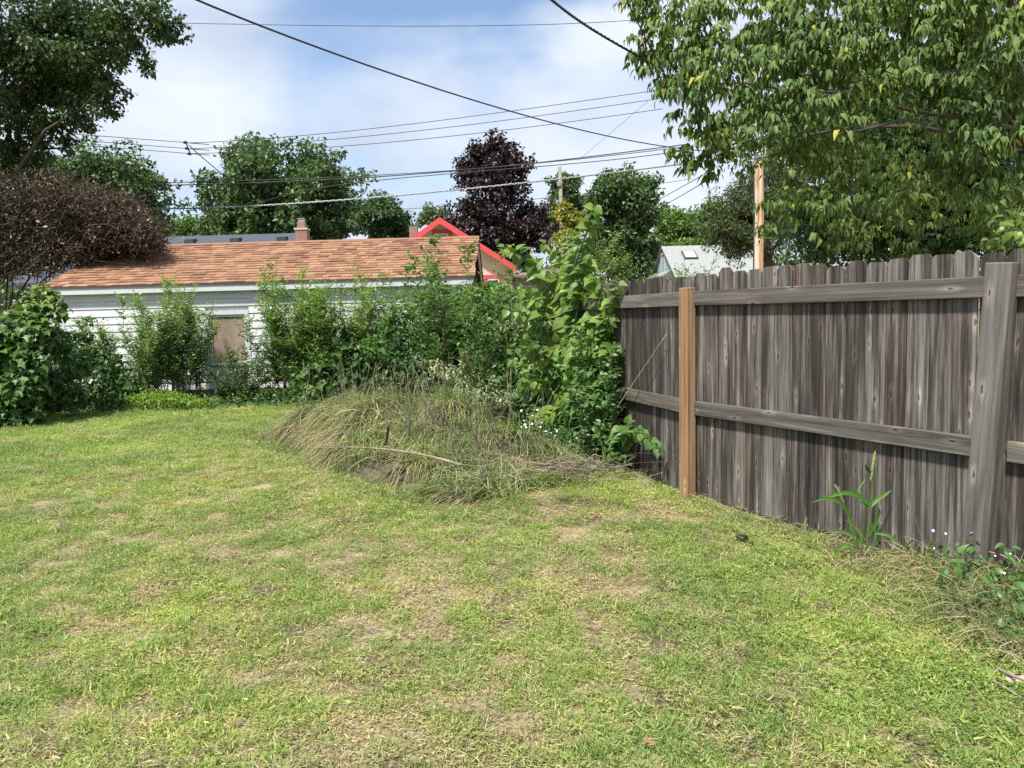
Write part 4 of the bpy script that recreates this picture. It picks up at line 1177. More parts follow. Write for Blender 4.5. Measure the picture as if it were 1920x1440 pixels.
# dense dark filler shrubs
def mass(name, label, pts, n, size, mat, seed, tpl=L_OVATE, parts=0, base=None, tint=None, flat=.85, droop=.3, cat='shrub', nst=7, stem_r=.011, group=None):
    g = np.random.default_rng(seed)
    bl = blobs_px([(x, y, min(Y, fence_y(x) - r_ - .08), r_) for x, y, Y, r_ in pts])
    c = np.mean([p[:3] for p in bl], axis=0) if base is None else base
    b = np.array([c[0], c[1], 0])
    th = shrub(name, label, b, group, cat)
    pos, ax, no = crown(bl, n, flat, .3, .9, g, droop)
    pos[:, 2] = np.maximum(pos[:, 2], .02)
    leaves(th, tpl, pos, ax, no, size * (.6 + .7 * g.random(n)), mat, 'foliage', parts, np.zeros(n) if tint is None else np.clip((pos[:, 2] - tint) * .8, 0, .8))
    for k in range(min(nst, len(bl))):
        e = np.array(bl[k][:3])
        s = np.array([b[0] * .6 + e[0] * .4, b[1] * .6 + e[1] * .4, 0])
        mk('stem', *tube(bend(s, e + np.array([0, 0, .05]), 7, .03, g=g) - b, np.linspace(stem_r, stem_r * .35, 7), 5), M_STEM, th, True)
    return th
mass('maple_seedling', 'low maple seedling with lobed leaves at the foot of the tall shrubs', [(585, 700, 13.6, .2), (560, 715, 13.5, .18), (605, 690, 13.6, .2), (590, 730, 13.4, .18), (570, 745, 13.3, .16), (615, 720, 13.5, .2)], 420, .12, G_SAPM, 91, L_MAPLE, 200, tint=.6)
mass('big_leaf_shrub', 'dark broad-leaved shrub between the feathery shrub and the grass mound', [(640, 620, 14, .22), (655, 650, 13.9, .28), (630, 680, 13.8, .28), (680, 685, 13.7, .3), (660, 715, 13.5, .28), (720, 690, 13.6, .28), (700, 725, 13.4, .26)], 1000, .12, G_SH2, 92, L_OVATE, 200, tint=1.2)
mass('bramble_shrub', 'dense dark green shrub mass in front of the saplings, mid picture', [(760, 640, 13, .3), (800, 620, 12.8, .3), (850, 630, 12.4, .34), (900, 620, 12.2, .32), (820, 670, 12.4, .34), (770, 690, 12.6, .32), (880, 670, 12, .32), (930, 650, 11.8, .3), (940, 700, 11.5, .28), (840, 710, 12, .28), (720, 720, 12.8, .26), (960, 600, 11.8, .26), (930, 590, 12, .28), (790, 730, 12.2, .26)], 5200, .075, G_SH2, 93, tint=1.25)
mass('leafy_thicket', 'bright green leafy thicket under the tall saplings, left of the fence corner', [(735, 610, 13.3, .28), (780, 585, 13.3, .3), (830, 570, 13, .32), (880, 560, 12.8, .32), (925, 555, 12.4, .3), (955, 570, 12.2, .26), (850, 610, 12.6, .32), (900, 600, 12.3, .3), (800, 640, 12.8, .3), (745, 660, 13.1, .28), (700, 650, 13.4, .26), (950, 630, 11.6, .26), (905, 650, 11.8, .28)], 4800, .075, G_SH3, 98, tint=1.5)
mass('corner_thicket', 'leafy green growth hiding the far fence panels left of the big-leaved sapling', [(925, 610, 11, .26), (960, 580, 10.4, .24), (990, 610, 9.8, .22), (945, 650, 10.4, .26), (985, 655, 9.6, .22), (1015, 640, 9.3, .18), (915, 680, 10.8, .26), (960, 700, 10, .24), (1005, 690, 9.3, .2), (935, 555, 10.9, .2)], 3600, .066, G_SH3, 99, tint=1.3)
mass('low_leafy_plant', 'yellow-green low leafy plants on the lawn edge left of the window', [(255, 750, 13.5, .18), (280, 747, 13.4, .22), (305, 746, 13.4, .24), (330, 749, 13.4, .22), (355, 753, 13.4, .18), (375, 758, 13.4, .14), (290, 765, 13.7, .12), (320, 768, 13.7, .1), (245, 765, 13.7, .1)], 2600, .05, G_LIME, 94, L_SMALL, cat='plant', nst=4, flat=.7)
mass('low_leafy_plant', 'low dark green leafy plants under the garage window', [(420, 735, 14.4, .16), (440, 745, 14.2, .15), (470, 740, 14.2, .2), (500, 745, 14.1, .2), (530, 745, 14, .2), (490, 760, 13.9, .12), (450, 762, 13.9, .1), (545, 760, 13.8, .14), (415, 762, 14, .1), (395, 765, 13.9, .1)], 1700, .07, G_SH2, 95, cat='plant', nst=4, tint=.25)
mass('wilted_branch', 'cut branch with pale wilting leaves lying on the grass mound', [(820, 690, 10.6, .14), (850, 700, 10.4, .16), (880, 690, 10.4, .17), (910, 700, 10.2, .17), (935, 715, 10, .16), (870, 725, 10.2, .16), (905, 735, 10, .16), (940, 745, 9.7, .14), (840, 730, 10.4, .12), (960, 690, 10, .14), (925, 675, 10.3, .13), (980, 730, 9.6, .12)], 2600, .055, G_WILT, 96, L_SMALL, cat='branch', tint=None, droop=.7)
# pale locust-like spray left of the big sapling
mass('locust_sprig', 'small pale feathery sprig hanging left of the big-leaved sapling', [(945, 615, 9.6, .07), (960, 605, 9.6, .07), (975, 615, 9.6, .06), (935, 630, 9.6, .05), (968, 625, 9.6, .06)], 260, .035, G_WILT, 97, L_SMALL, cat='branch', nst=3)
# big-leaved sapling
hb_ = at(1092, 845, 8.1)
hk = thing('big_leaved_sapling', 'young sapling with arching branches of large bright green leaves beside the fence', 'sapling', (hb_[0], 8.1, 0))
b0 = np.array(hk.location)
g5 = np.random.default_rng(101)
hk_big = hk
HP, HA, HN, HS = [], [], [], []
def arch(pts, Y0, Y1, leaf=.15, sp=.034, r0=.012, start=.15, both=True):
    P = np.array([at(x, y, min(Y0 + (Y1 - Y0) * k / (len(pts) - 1), fence_y(x) - .17 if x < 1300 else 99)) for k, (x, y) in enumerate(pts)])
    tt = np.linspace(0, len(P) - 1, 24)
    C = np.stack([np.interp(tt, np.arange(len(P)), P[:, k]) for k in range(3)], 1)
    for _ in range(3):
        C[1:-1] = (C[:-2] + C[1:-1] * 2 + C[2:]) / 4
    mk('branch', *tube(C - b0, np.linspace(r0, r0 * .25, 24), 6), M_STEM, hk, True)
    seg = np.linalg.norm(np.diff(C, axis=0), axis=1)
    s = np.concatenate([[0], np.cumsum(seg)])
    n = int(s[-1] / sp)
    for j in range(n):
        u = start + (1 - start) * (j + .5) / n
        c = np.array([np.interp(u * s[-1], s, C[:, k]) for k in range(3)])
        i = min(np.searchsorted(s, u * s[-1]), len(C) - 1)
        d = unit(C[i] - C[max(i - 1, 0)])
        side = unit(np.cross(d, np.array([0, -1.0, .25])) + g5.normal(0, .25, 3)) * (1 if j % 2 else -1)
        HP.append(c + side * .015)
        HA.append(side * .9 + d * .35 + np.array([0, -.12, -.55]) + g5.normal(0, .15, 3))
        HN.append(np.array([0, -.75, .75]) + side * .35 + g5.normal(0, .25, 3))
        HS.append(leaf * (1.05 - .45 * u ** 3) * (.8 + .35 * g5.random()))
arch([(1094, 838), (1088, 740), (1080, 640), (1073, 540), (1068, 490), (1062, 440)], 9.0, 8.8, .12, .05, .02, .4)
arch([(1085, 690), (1053, 567), (1022, 530), (998, 502), (973, 473), (955, 462), (941, 466)], 8.9, 8.4, .155)
arch([(1080, 640), (1073, 518), (1048, 480), (1033, 460), (1018, 456)], 8.9, 8.6, .14)
arch([(1078, 600), (1073, 520), (1088, 470), (1098, 440), (1108, 407), (1116, 384)], 8.9, 8.7, .16)
arch([(1086, 700), (1050, 640), (1010, 610), (975, 585), (950, 580)], 8.9, 8.3, .15)
arch([(1087, 740), (1050, 690), (1010, 660), (970, 650)], 8.8, 8.2, .15)
arch([(1090, 770), (1040, 730), (1005, 712), (975, 720)], 8.8, 8.2, .14)
arch([(1086, 720), (1110, 650), (1130, 600), (1148, 560), (1158, 530)], 8.9, 8.5, .14)
arch([(1088, 780), (1120, 700), (1142, 660), (1160, 645)], 8.8, 8.2, .13)
arch([(1080, 640), (1110, 600), (1122, 560), (1130, 535)], 8.9, 9.1, .13)
arch([(1082, 660), (1060, 620), (1030, 600), (1010, 600)], 8.9, 8.5, .14)
arch([(1089, 800), (1060, 760), (1030, 770), (1000, 790)], 8.8, 8.1, .13)
arch([(1080, 600), (1085, 560), (1100, 535), (1118, 520)], 8.9, 8.6, .14)
arch([(1078, 580), (1056, 545), (1045, 520), (1030, 505)], 8.9, 9.1, .13)
arch([(1088, 760), (1070, 700), (1045, 680), (1025, 690)], 8.9, 8.4, .15)
arch([(1084, 680), (1095, 640), (1105, 620), (1100, 600)], 8.8, 8.4, .15)
arch([(1086, 720), (1075, 680), (1060, 655), (1040, 640)], 8.8, 8.5, .15)
arch([(1076, 560), (1090, 530), (1098, 500), (1110, 480)], 8.9, 8.6, .15)
arch([(1075, 545), (1060, 520), (1052, 500), (1058, 470)], 8.9, 8.6, .15)
arch([(1053, 600), (1020, 580), (995, 560), (975, 545)], 8.9, 8.5, .15)
leaves(hk, L_HEART, np.array(HP), np.array(HA), np.array(HN), np.array(HS), G_HACK, 'foliage', 300)
g9 = np.random.default_rng(171)
HP, HA, HN, HS = [], [], [], []
sb_ = at(1035, 820, 8.6)
hk = thing('leafy_shoots', 'thick cluster of broad-leaved shoots around the foot of the big-leaved sapling', 'shrub', (sb_[0], 8.6, 0))
b0 = np.array(hk.location)
for k in range(30):
    x0 = 985 + g9.random() * 160
    x1, y1 = x0 + g9.normal(-4, 34), 555 + g9.random() * 190
    arch([(x0, 815), (x0 * .7 + x1 * .3, 815 + (y1 - 815) * .5), (x0 * .3 + x1 * .7, 815 + (y1 - 815) * .85), (x1, y1), (x1 + g9.normal(0, 18), y1 + 6)], 8.9 + g9.random() * .4, 8.4 + g9.random() * .5, .095, .05, .006, .3)
leaves(hk, L_HEART, np.array(HP), np.array(HA), np.array(HN), np.array(HS), G_HACK, 'foliage', 200)
hk = hk_big
# blue-green small-leaved upright shrub beside it
bx = at(1122, 845, 7.6)
th = shrub('blue_green_shrub', 'narrow upright shrub with small blue-green leaves between the sapling and the fence', (bx[0], 7.6))
stems(th, (bx[0], 7.6, 0), 11, at(1112, 535, 7.6)[2], .3, twig=.16, ntw=60, leaf=.045, sp=.02, tpl=L_OVATE, mat=G_BLUEL, seed=111, r=.007, young=.3, hvar=.5, droop=.0)
mass('bushy_weed', 'thick leafy undergrowth between the wilted branch and the big-leaved sapling', [(1030, 700, 9.2, .2), (1060, 690, 9.2, .2), (1010, 730, 9.1, .2), (1050, 740, 9, .22), (1095, 720, 9.1, .2), (1125, 700, 8.9, .18), (1130, 750, 8.7, .2), (1085, 770, 8.8, .22), (1045, 790, 8.7, .2), (1005, 770, 8.9, .18), (975, 750, 9.2, .16), (1120, 650, 9, .16), (1040, 650, 9.4, .18), (990, 690, 9.4, .16)], 2600, .075, G_SH3, 113, tint=.9, cat='weed', nst=8)
mass('leafy_weed', 'leafy green weeds at the foot of the big-leaved sapling', [(1060, 800, 8.5, .18), (1095, 810, 8.2, .18), (1130, 800, 8.2, .18), (1070, 840, 8, .16), (1110, 845, 7.8, .16), (1140, 830, 7.9, .14), (1040, 780, 8.8, .18), (1160, 855, 7.5, .12), (1020, 760, 9, .16), (1000, 740, 9.2, .14)], 1500, .07, G_SH3, 112, tint=.4, cat='weed', nst=6)
# creeping vine at the fence foot
vb = at(1165, 850, 7.5)
th = shrub('creeping_vine', 'leafy vine shoot reaching right along the fence foot', (vb[0], 7.5), cat='vine')
HP, HA, HN, HS = [], [], [], []
hk_, hk = hk, th
b0 = np.array(th.location)
arch([(1150, 860), (1170, 815), (1190, 805), (1210, 815), (1232, 838), (1240, 850)], 7.7, 6.85, .10, .035, .005)
arch([(1150, 850), (1165, 800), (1180, 795), (1195, 800)], 7.7, 7.2, .10, .04, .005)
leaves(th, L_HEART, np.array(HP), np.array(HA), np.array(HN), np.array(HS), G_SH3, 'foliage', 300, np.zeros(len(HP)))
# vine leaves over the fence, right edge
vb = at(1890, 460, 5.2)
th = shrub('fence_vine', 'pale green vine leaves poking over the fence top at the right edge', (vb[0], 5.2), cat='vine')
b0 = np.array(th.location)
HP, HA, HN, HS = [], [], [], []
hk = th
arch([(1960, 900), (1960, 520), (1930, 440), (1900, 425), (1870, 440), (1852, 455)], 5.2, 5.2, .10, .075, .005, .6)
arch([(1965, 900), (1960, 500), (1945, 425), (1915, 405), (1885, 408), (1865, 418)], 5.4, 5.4, .10, .075, .005, .6)
leaves(th, L_HEART, np.array(HP), np.array(HA), np.array(HN), np.array(HS), G_HACK, 'foliage', 300)

# dark blue bin in the shrubs
bb = gnd(105, 762)
bb = np.array([-8.05, 13.15, 0])
M_BIN = plain('dark_blue_plastic', (.012, .022, .05), .35, .2, 5)
bn = thing('storage_bin', 'dark blue plastic bin half hidden among the left shrubs', 'bin', bb)
mk('body', *tube([(0, 0, 0), (0, 0, .02), (0, 0, .35), (0, 0, .66)], [.2, .25, .27, .30], 20), M_BIN, bn, True)
mk('rim', *tube([(0, 0, .661), (0, 0, .675), (0, 0, .70), (0, 0, .705)], [.30, .325, .325, .30], 20), M_BIN, bn)
mk('lid', *tube([(0, 0, .706), (0, 0, .73), (0, 0, .76)], [.315, .31, .2], 20), M_BIN, bn, True)
mk('handle', *tube([(-.08, -.31, .63), (-.08, -.36, .62), (.08, -.36, .62), (.08, -.31, .63)], .012, 6), M_BIN, bn)

# ================================================================== BRUSH PILE
A0, A1 = np.array([-2.5, 10.5]), np.array([.12, 6.95])
MD = (A1 - A0) / np.linalg.norm(A1 - A0)
MN = np.array([MD[1], -MD[0]])
if MN[1] > 0:
    MN = -MN                                             # towards the camera / left
MC = (A0 + A1) / 2
ML = np.linalg.norm(A1 - A0) / 2 + .38
HOLLOWS = [(*gnd(702, 838)[:2], .17), (*gnd(880, 872)[:2], .17), (*gnd(1005, 893)[:2], .17)]
def mound(x, y):
    u = ((x - MC[0]) * MD[0] + (y - MC[1]) * MD[1]) / ML
    v = ((x - MC[0]) * MN[0] + (y - MC[1]) * MN[1]) / (1.05 + .2 * np.sin(u * 3))
    r2 = np.clip(1 - u ** 2, 0, 1) ** .5 * np.clip(1 - np.abs(v) ** 3.6, 0, 1)
    hol = 1.0
    for hx, hy, hr in HOLLOWS:
        hol = hol * (1 - .75 * np.exp(-((x - hx) ** 2 + (y - hy) ** 2) / hr ** 2))
    return hol * .46 * r2 * (.85 + 1.5 * (vnoise(x, y, .5, 9) - .5)) * np.clip(1.0 - .38 * np.clip(u + .1, 0, 1), 0, 2)
pile = thing('brush_pile', 'long mound of overgrown grass, dead stalks and cut twigs in mid lawn', 'brush pile', (MC[0], MC[1], 0))
b0 = np.array(pile.location)
uu, vv = np.meshgrid(np.linspace(-1.02, 1.02, 90), np.linspace(-1.15, 1.15, 46))
X = MC[0] + uu * ML * MD[0] + vv * 1.2 * MN[0]
Yg = MC[1] + uu * ML * MD[1] + vv * 1.2 * MN[1]
Z = mound(X, Yg) + (vnoise(X, Yg, .12, 8) - .5) * .05 * (mound(X, Yg) > .02) - .06
V = np.stack([X, Yg, Z], -1).reshape(-1, 3) - b0
i_, j_ = np.meshgrid(np.arange(89), np.arange(45))
q0 = (j_ * 90 + i_).ravel()
M_THATCH = plain('dead_thatch', (.03, .025, .015), .95, .5, 22, bump=1.0, c2=(.13, .11, .06))
o = mk('thatch', V, np.stack([q0, q0 + 1, q0 + 91, q0 + 90], 1), M_THATCH, pile, True)
o['kind'] = 'stuff'
def blades(n, xy, z0, length, width, dirs, droop, g, seg=5, lift=.8):
    """curved grass blades -> quads; dirs (n,2) lean direction"""
    t = np.linspace(0, 1, seg)
    L = length[:, None]
    out = L * (1 - lift) * t + L * droop[:, None] * t ** 2 * .75
    up = L * lift * t - L * droop[:, None] * 1.0 * t ** 2.2
    C = np.zeros((n, seg, 3))
    C[..., 0] = xy[:, 0, None] + dirs[:, 0, None] * out
    C[..., 1] = xy[:, 1, None] + dirs[:, 1, None] * out
    C[..., 2] = np.maximum(z0[:, None] + up, .012)
    sd = np.stack([-dirs[:, 1], dirs[:, 0], np.zeros(n)], 1)
    sd = unit(sd + g.normal(0, .35, (n, 3)))
    wv = width[:, None] * np.array([.8, 1, .85, .6, .08])[None, :seg]
    Lf, Rt_ = C - sd[:, None] * wv[..., None], C + sd[:, None] * wv[..., None]
    V = np.stack([Lf, Rt_], 2).reshape(n, seg * 2, 3)
    base = np.array([(2 * k, 2 * k + 1, 2 * k + 3, 2 * k + 2) for k in range(seg - 1)])
    F = base[None] + (np.arange(n) * seg * 2)[:, None, None]
    return V.reshape(-1, 3), F.reshape(-1, 4)
G_TALL = leaf_mat('tall_grass', (.14, .17, .08), (.22, .245, .12), (.33, .345, .185), (.44, .40, .25), .84, trans=.25, rough=.6, spec=.2, patch=2.5)
G_TALLG = leaf_mat('tall_green_grass', (.10, .165, .05), (.15, .225, .07), (.22, .29, .11), (.38, .34, .19), .92, trans=.3, rough=.55, spec=.25, patch=2.5)
G_STRAW = leaf_mat('straw', (.19, .155, .10), (.31, .26, .165), (.44, .38, .26), (.13, .105, .065), .9, trans=.15, rough=.8, spec=.1, patch=3)
G_BROWN = leaf_mat('brown_thatch', (.06, .045, .03), (.12, .09, .06), (.22, .17, .115), trans=.1, rough=.85, spec=.1, patch=3)
g6 = np.random.default_rng(120)
def pile_grass(name, n, mat, u0, u1, v0, v1, Lm, Ls, droop, wd, lift=.75, fwd=.6, seed=0):
    g = np.random.default_rng(seed)
    u, v = u0 + (u1 - u0) * g.random(n), v0 + (v1 - v0) * g.random(n)
    x = MC[0] + u * ML * MD[0] + v * 1.05 * MN[0]
    y = MC[1] + u * ML * MD[1] + v * 1.05 * MN[1]
    cl = vnoise(x, y, .35, 17)
    k = cl + .25 * g.random(n) > .46
    for hx, hy, hr in HOLLOWS:
        k &= np.hypot(x - hx, y - hy) > hr * .8
    u, v, x, y = u[k], v[k], x[k], y[k]
    n = len(u)
    a = g.random(n) * 2 * math.pi
    swirl = (vnoise(x, y, .6, 18) - .5) * 5
    swirl = swirl * 1.8
    dv = np.stack([MN[0] * fwd * .3 + .8 * np.cos(swirl) + .8 * np.cos(a), MN[1] * fwd * .3 + .8 * np.sin(swirl) + .8 * np.sin(a)], 1)
    V, F = blades(n, np.stack([x, y], 1), mound(x, y) - .02, Lm + Ls * g.random(n), wd * (.7 + .6 * g.random(n)), unit(dv), droop * (.5 + g.random(n)), g, lift=lift)
    o = mk(name, V - b0, F, mat, pile)
    o['kind'] = 'stuff'
pile_grass('dry_grass', 9000, G_TALL, -1.0, 1.0, -.75, .85, .14, .36, .85, .0036, seed=1)
pile_grass('green_grass', 8000, G_TALLG, -1.0, 1.0, -.8, .7, .12, .36, .8, .0036, seed=2)
pile_grass('green_grass', 2600, G_TALLG, -.95, .35, -.9, -.1, .2, .4, .6, .0036, lift=.9, fwd=.1, seed=3)
pile_grass('straw_thatch', 5000, G_STRAW, -.95, .95, -.4, .95, .14, .3, .7, .0032, lift=.5, fwd=.9, seed=4)
pile_grass('tufted_grass', 3200, G_TALLG, -1.0, 1.0, -.9, 1.08, .1, .3, .35, .0034, lift=.85, fwd=.3, seed=11)
pile_grass('tangled_grass', 5000, G_TALL, -1.0, 1.0, -.6, .95, .1, .45, .9, .004, lift=.6, fwd=-.3, seed=8)
pile_grass('wild_grass', 1500, G_TALL, -1.02, 1.0, -.6, 1.0, .25, .45, .6, .003, lift=.85, fwd=.1, seed=9)
pile_grass('hanging_straw', 1800, G_STRAW, -.9, 1.0, .45, .95, .25, .3, 1.1, .003, lift=.55, fwd=1.6, seed=5)
pile_grass('upright_grass', 1200, G_TALLG, .5, 1.05, -.2, 1.0, .15, .4, .6, .0034, lift=.8, fwd=.2, seed=6)
pile_grass('brown_thatch', 4500, G_BROWN, -.8, 1.0, -.3, 1.0, .08, .24, .8, .0032, lift=.4, fwd=.5, seed=10)
pile_grass('base_grass', 2600, G_TALLG, -.95, 1.0, .86, 1.12, .12, .2, .5, .0034, lift=.8, fwd=.6, seed=7)
pl_ = crown([(MC[0] + u * ML * MD[0] + v * MN[0], MC[1] + u * ML * MD[1] + v * MN[1], float(mound(np.array(MC[0] + u * ML * MD[0] + v * MN[0]), np.array(MC[1] + u * ML * MD[1] + v * MN[1]))), .16) for u, v in ((-.8, -.3), (-.5, -.6), (-.2, -.6), (.1, -.55), (.35, -.5), (.6, -.3), (-.9, .2), (-.6, .75), (-.2, .8), (.3, .8), (.75, .5), (.0, .3), (-.45, .2))], 3400, .8, .2, .9, g6, .2)
leaves(pile, L_SMALL, pl_[0], pl_[1], pl_[2], .032 * (.6 + .8 * g6.random(3400)), G_SH3, 'weed_foliage', 0, np.zeros(3400))
# twigs on the pile
def px_on(x, y, z):
    return gnd(x, y, z)
for k in range(26):
    s = px_on(1000 + g6.random() * 60, 862 + g6.random() * 30, .30 + .12 * g6.random())
    a = g6.normal(0, .28)
    L = .35 + .6 * g6.random()
    e = s + np.array([math.cos(a) * L * (1 if g6.random() < .7 else -1), math.sin(a) * L, g6.normal(0, .06)])
    mk('twig', *tube(bend(s, e, 6, .06, g=g6) - b0, np.linspace(.0045, .002, 6), 5), M_TWIG if k % 3 else M_DARKTWIG, pile, True)
M_PINK = plain('reddish_twig', (.19, .115, .08), .8, .3, 8, c2=(.33, .22, .16))
for k in range(4):
    s, e = px_on(960 + 8 * k, 858 + 3 * k, .42), px_on(1072 + 6 * k, 880 + 2 * k, .3)
    mk('twig', *tube(bend(s, e, 6, .02, g=g6) - b0, np.linspace(.006, .003, 6), 5), M_PINK, pile, True)
for k in range(130):                                        # stalks standing up out of the mound
    u, v = -1 + (1.2 if k > 80 else 2) * g6.random(), -.7 + (.6 if k > 80 else 1.3) * g6.random()
    x, y = MC[0] + u * ML * MD[0] + v * MN[0], MC[1] + u * ML * MD[1] + v * MN[1]
    s = np.array([x, y, float(mound(x, y)) - .02])
    L = .35 + .5 * g6.random()
    e = s + np.array([g6.normal(-.1, .28), g6.normal(0, .2), 1]) * L * .85
    mk('stalk', *tube(bend(s, e, 6, .03, g=g6) - b0, np.linspace(.0042, .0018, 6), 4), M_TWIG if k % 3 else M_DARKTWIG, pile, True)
for k in range(70):
    u, v = -.6 + 1.5 * g6.random(), -.2 + 1.1 * g6.random()
    x, y = MC[0] + u * ML * MD[0] + v * MN[0], MC[1] + u * ML * MD[1] + v * MN[1]
    s = np.array([x, y, float(mound(x, y)) + .05])
    a = g6.random() * 6.28
    L = .25 + .4 * g6.random()
    mk('twig', *tube(bend(s, s + np.array([math.cos(a), math.sin(a) * .6, g6.normal(0, .12)]) * L, 5, .04, g=g6) - b0, np.linspace(.005, .002, 5), 4), M_TWIG if k % 2 else M_DARKTWIG, pile, True)
for k in range(60):                                        # thin dark dead stems on the right half
    u, v = .25 + .75 * g6.random(), -.5 + 1.3 * g6.random()
    x, y = MC[0] + u * ML * MD[0] + v * MN[0], MC[1] + u * ML * MD[1] + v * MN[1]
    s = np.array([x, y, float(mound(x, y)) - .02])
    L = .35 + .55 * g6.random()
    e = s + np.array([g6.normal(0, .22), g6.normal(0, .15), 1]) * L
    mk('stalk', *tube(bend(s, e, 6, .03, g=g6) - b0, np.linspace(.0038, .0016, 6), 4), M_DARKTWIG if k % 3 else M_TWIG, pile, True)
# long sticks as things of their own
def stick(name, label, pts, r0, r1, mat=M_TWIG, n=14, cat='stick'):
    P = np.array(pts, float)
    tt = np.linspace(0, len(P) - 1, n)
    C = np.stack([np.interp(tt, np.arange(len(P)), P[:, k]) for k in range(3)], 1)
    for _ in range(2):
        C[1:-1] = (C[:-2] + 2 * C[1:-1] + C[2:]) / 4
    b = C[0].copy()
    V, F = tube(C - b, np.linspace(r0, r1, n), 6)
    o = mk(name, V, F, mat, smooth=True, loc=tuple(b))
    return tag(o, label, cat)
stick('long_stick', 'long thin bent stick lying across the front of the grass mound', [gnd(565, 841, .10), gnd(640, 838, .28), gnd(690, 839, .36), gnd(760, 846, .42), gnd(820, 858, .42), gnd(865, 872, .38)], .007, .011)
stick('broken_stub', 'short dark snapped stick standing upright on the mound', [gnd(722, 834, .36), gnd(727, 815, .46), gnd(728, 798, .56)], .014, .010, M_DARKTWIG, 8)
stick('dry_stalk', 'tall thin dry stalk leaning diagonally in front of the fence', [gnd(1108, 832, .18), at(1160, 760, 7.25), at(1200, 700, 6.9), at(1250, 626, 6.5)], .007, .003, plain('pale_dry_stalk', (.42, .36, .27), .8, .2, 8))
stick('dark_stick', 'dark bare stem slanting down from the mound onto the lawn', [gnd(868, 872, .2), gnd(905, 905, .08), gnd(950, 938, .02)], .006, .004, M_DARKTWIG)
stick('thin_cane', 'pale cane sticking out level from the twig pile towards the fence', [gnd(1040, 872, .24), gnd(1110, 875, .2), gnd(1178, 878, .16)], .005, .003)
stick('grey_stub', 'stubby grey stick end poking from the pile front', [gnd(902, 880, .22), gnd(896, 897, .14)], .012, .014, M_TWIG, 6)
stick('dry_branch', 'forked dead branch at the fence foot behind the vine', [gnd(1150, 855, .1), at(1170, 800, 7.5), at(1180, 770, 7.3), at(1178, 745, 7.2)], .006, .002, M_DARKTWIG)
# flowering weeds
M_PETAL = plain('white_petal', (.82, .82, .80), .6)
def flower_mesh():
    parts = []
    for k in range(7):
        a = k * 2 * math.pi / 7
        c, s = math.cos(a), math.sin(a)
        parts.append(([(0, 0, 0), (c - .35 * s, s + .35 * c, .25), (1.25 * c, 1.25 * s, .15), (c + .35 * s, s - .35 * c, .25)], [(0, 1, 2, 3)]))
    V, F = join(parts)
    me = bpy.data.meshes.new('flower')
    me.from_pydata(V, [], F)
    me.materials.append(M_PETAL)
    return me
FM = flower_mesh()
def flowers(th, pts, r, g):
    b = np.array(th.location)
    for p in pts:
        s = r * (.7 + .6 * g.random())
        Mx = Matrix.Translation(tuple(np.asarray(p) - b)) @ Matrix.Rotation(g.normal(.5, .4), 4, 'X') @ Matrix.Rotation(g.random() * 6, 4, 'Z') @ Matrix.Diagonal((s, s, s, 1))
        inst('flower', FM, th, Mx)
th = mass('flowering_weed', 'white-flowered weeds growing out of the right side of the mound', [(1000, 800, 8.2, .16), (1030, 810, 8, .16), (980, 830, 7.9, .15), (1015, 840, 7.7, .16), (1050, 835, 7.7, .14), (960, 800, 8.4, .14), (1040, 860, 7.5, .1), (990, 860, 7.5, .12), (1060, 810, 8.1, .12)], 2400, .034, G_SH3, 131, L_SMALL, cat='weed', tint=None)
pts = []
for k in range(90):
    x, y = 1000 + g6.normal(0, 36), 832 + g6.normal(0, 26)
    pts.append(at(x, y, 7.65 + g6.random() * .35))
flowers(th, pts, .009, g6)

# ================================================================== SMALL PLANTS BY THE FENCE
def ribbon(C, wd, sd):
    C = np.asarray(C, float)
    n = len(C)
    wv = np.asarray(wd)[:, None]
    m = C.copy()
    m[:, 2] -= np.asarray(wd) * .35
    m[:, 1] += np.asarray(wd) * .35
    V = np.stack([C - sd * wv, m, C + sd * wv], 1).reshape(-1, 3)
    F = []
    for k in range(n - 1):
        F += [(3 * k, 3 * k + 1, 3 * k + 4, 3 * k + 3), (3 * k + 1, 3 * k + 2, 3 * k + 5, 3 * k + 4)]
    return V, np.array(F)
fx = gnd(1612, 1050)
fox = thing('foxtail_grass', 'tall bright green foxtail grass plant with seed head against the fence', 'grass plant', fx)
b0 = np.array(fox.location)
G_FOX = leaf_mat('foxtail_blade', (.06, .15, .03), (.085, .19, .04), (.12, .24, .05), trans=.35, patch=3)
M_SEED = plain('seed_head', (.22, .28, .08), .9, .4, 60, bump=.8, c2=(.34, .38, .13))
YF_ = fx[1]
def fpath(pts, Ys=None, n=12):
    P = np.array([at(x, y, (YF_ if Ys is None else Ys[k])) for k, (x, y) in enumerate(pts)])
    P[:, 2] = np.maximum(P[:, 2], .01)
    t = np.linspace(0, len(P) - 1, n)
    C = np.stack([np.interp(t, np.arange(len(P)), P[:, k]) for k in range(3)], 1)
    for _ in range(2):
        C[1:-1] = (C[:-2] + 2 * C[1:-1] + C[2:]) / 4
    return C
for pts in ([(1622, 1052), (1630, 980), (1634, 920), (1636, 880)], [(1610, 1050), (1595, 985), (1580, 940), (1572, 912)], [(1630, 1050), (1640, 1015), (1648, 990)]):
    mk('culm', *tube(fpath(pts) - b0, np.linspace(.0065, .004, 12), 6), G_FOX, fox, True)
for pts, r in (([(1632, 905), (1637, 870), (1641, 845)], .0085), ([(1583, 945), (1574, 925), (1565, 908)], .007), ([(1648, 990), (1652, 978)], .006)):
    C = fpath(pts)
    mk('seed_head', *tube(C - b0, r * np.array([.4, .8, 1, 1, 1, 1, 1, .95, .9, .8, .6, .2]), 8), M_SEED, fox, True)
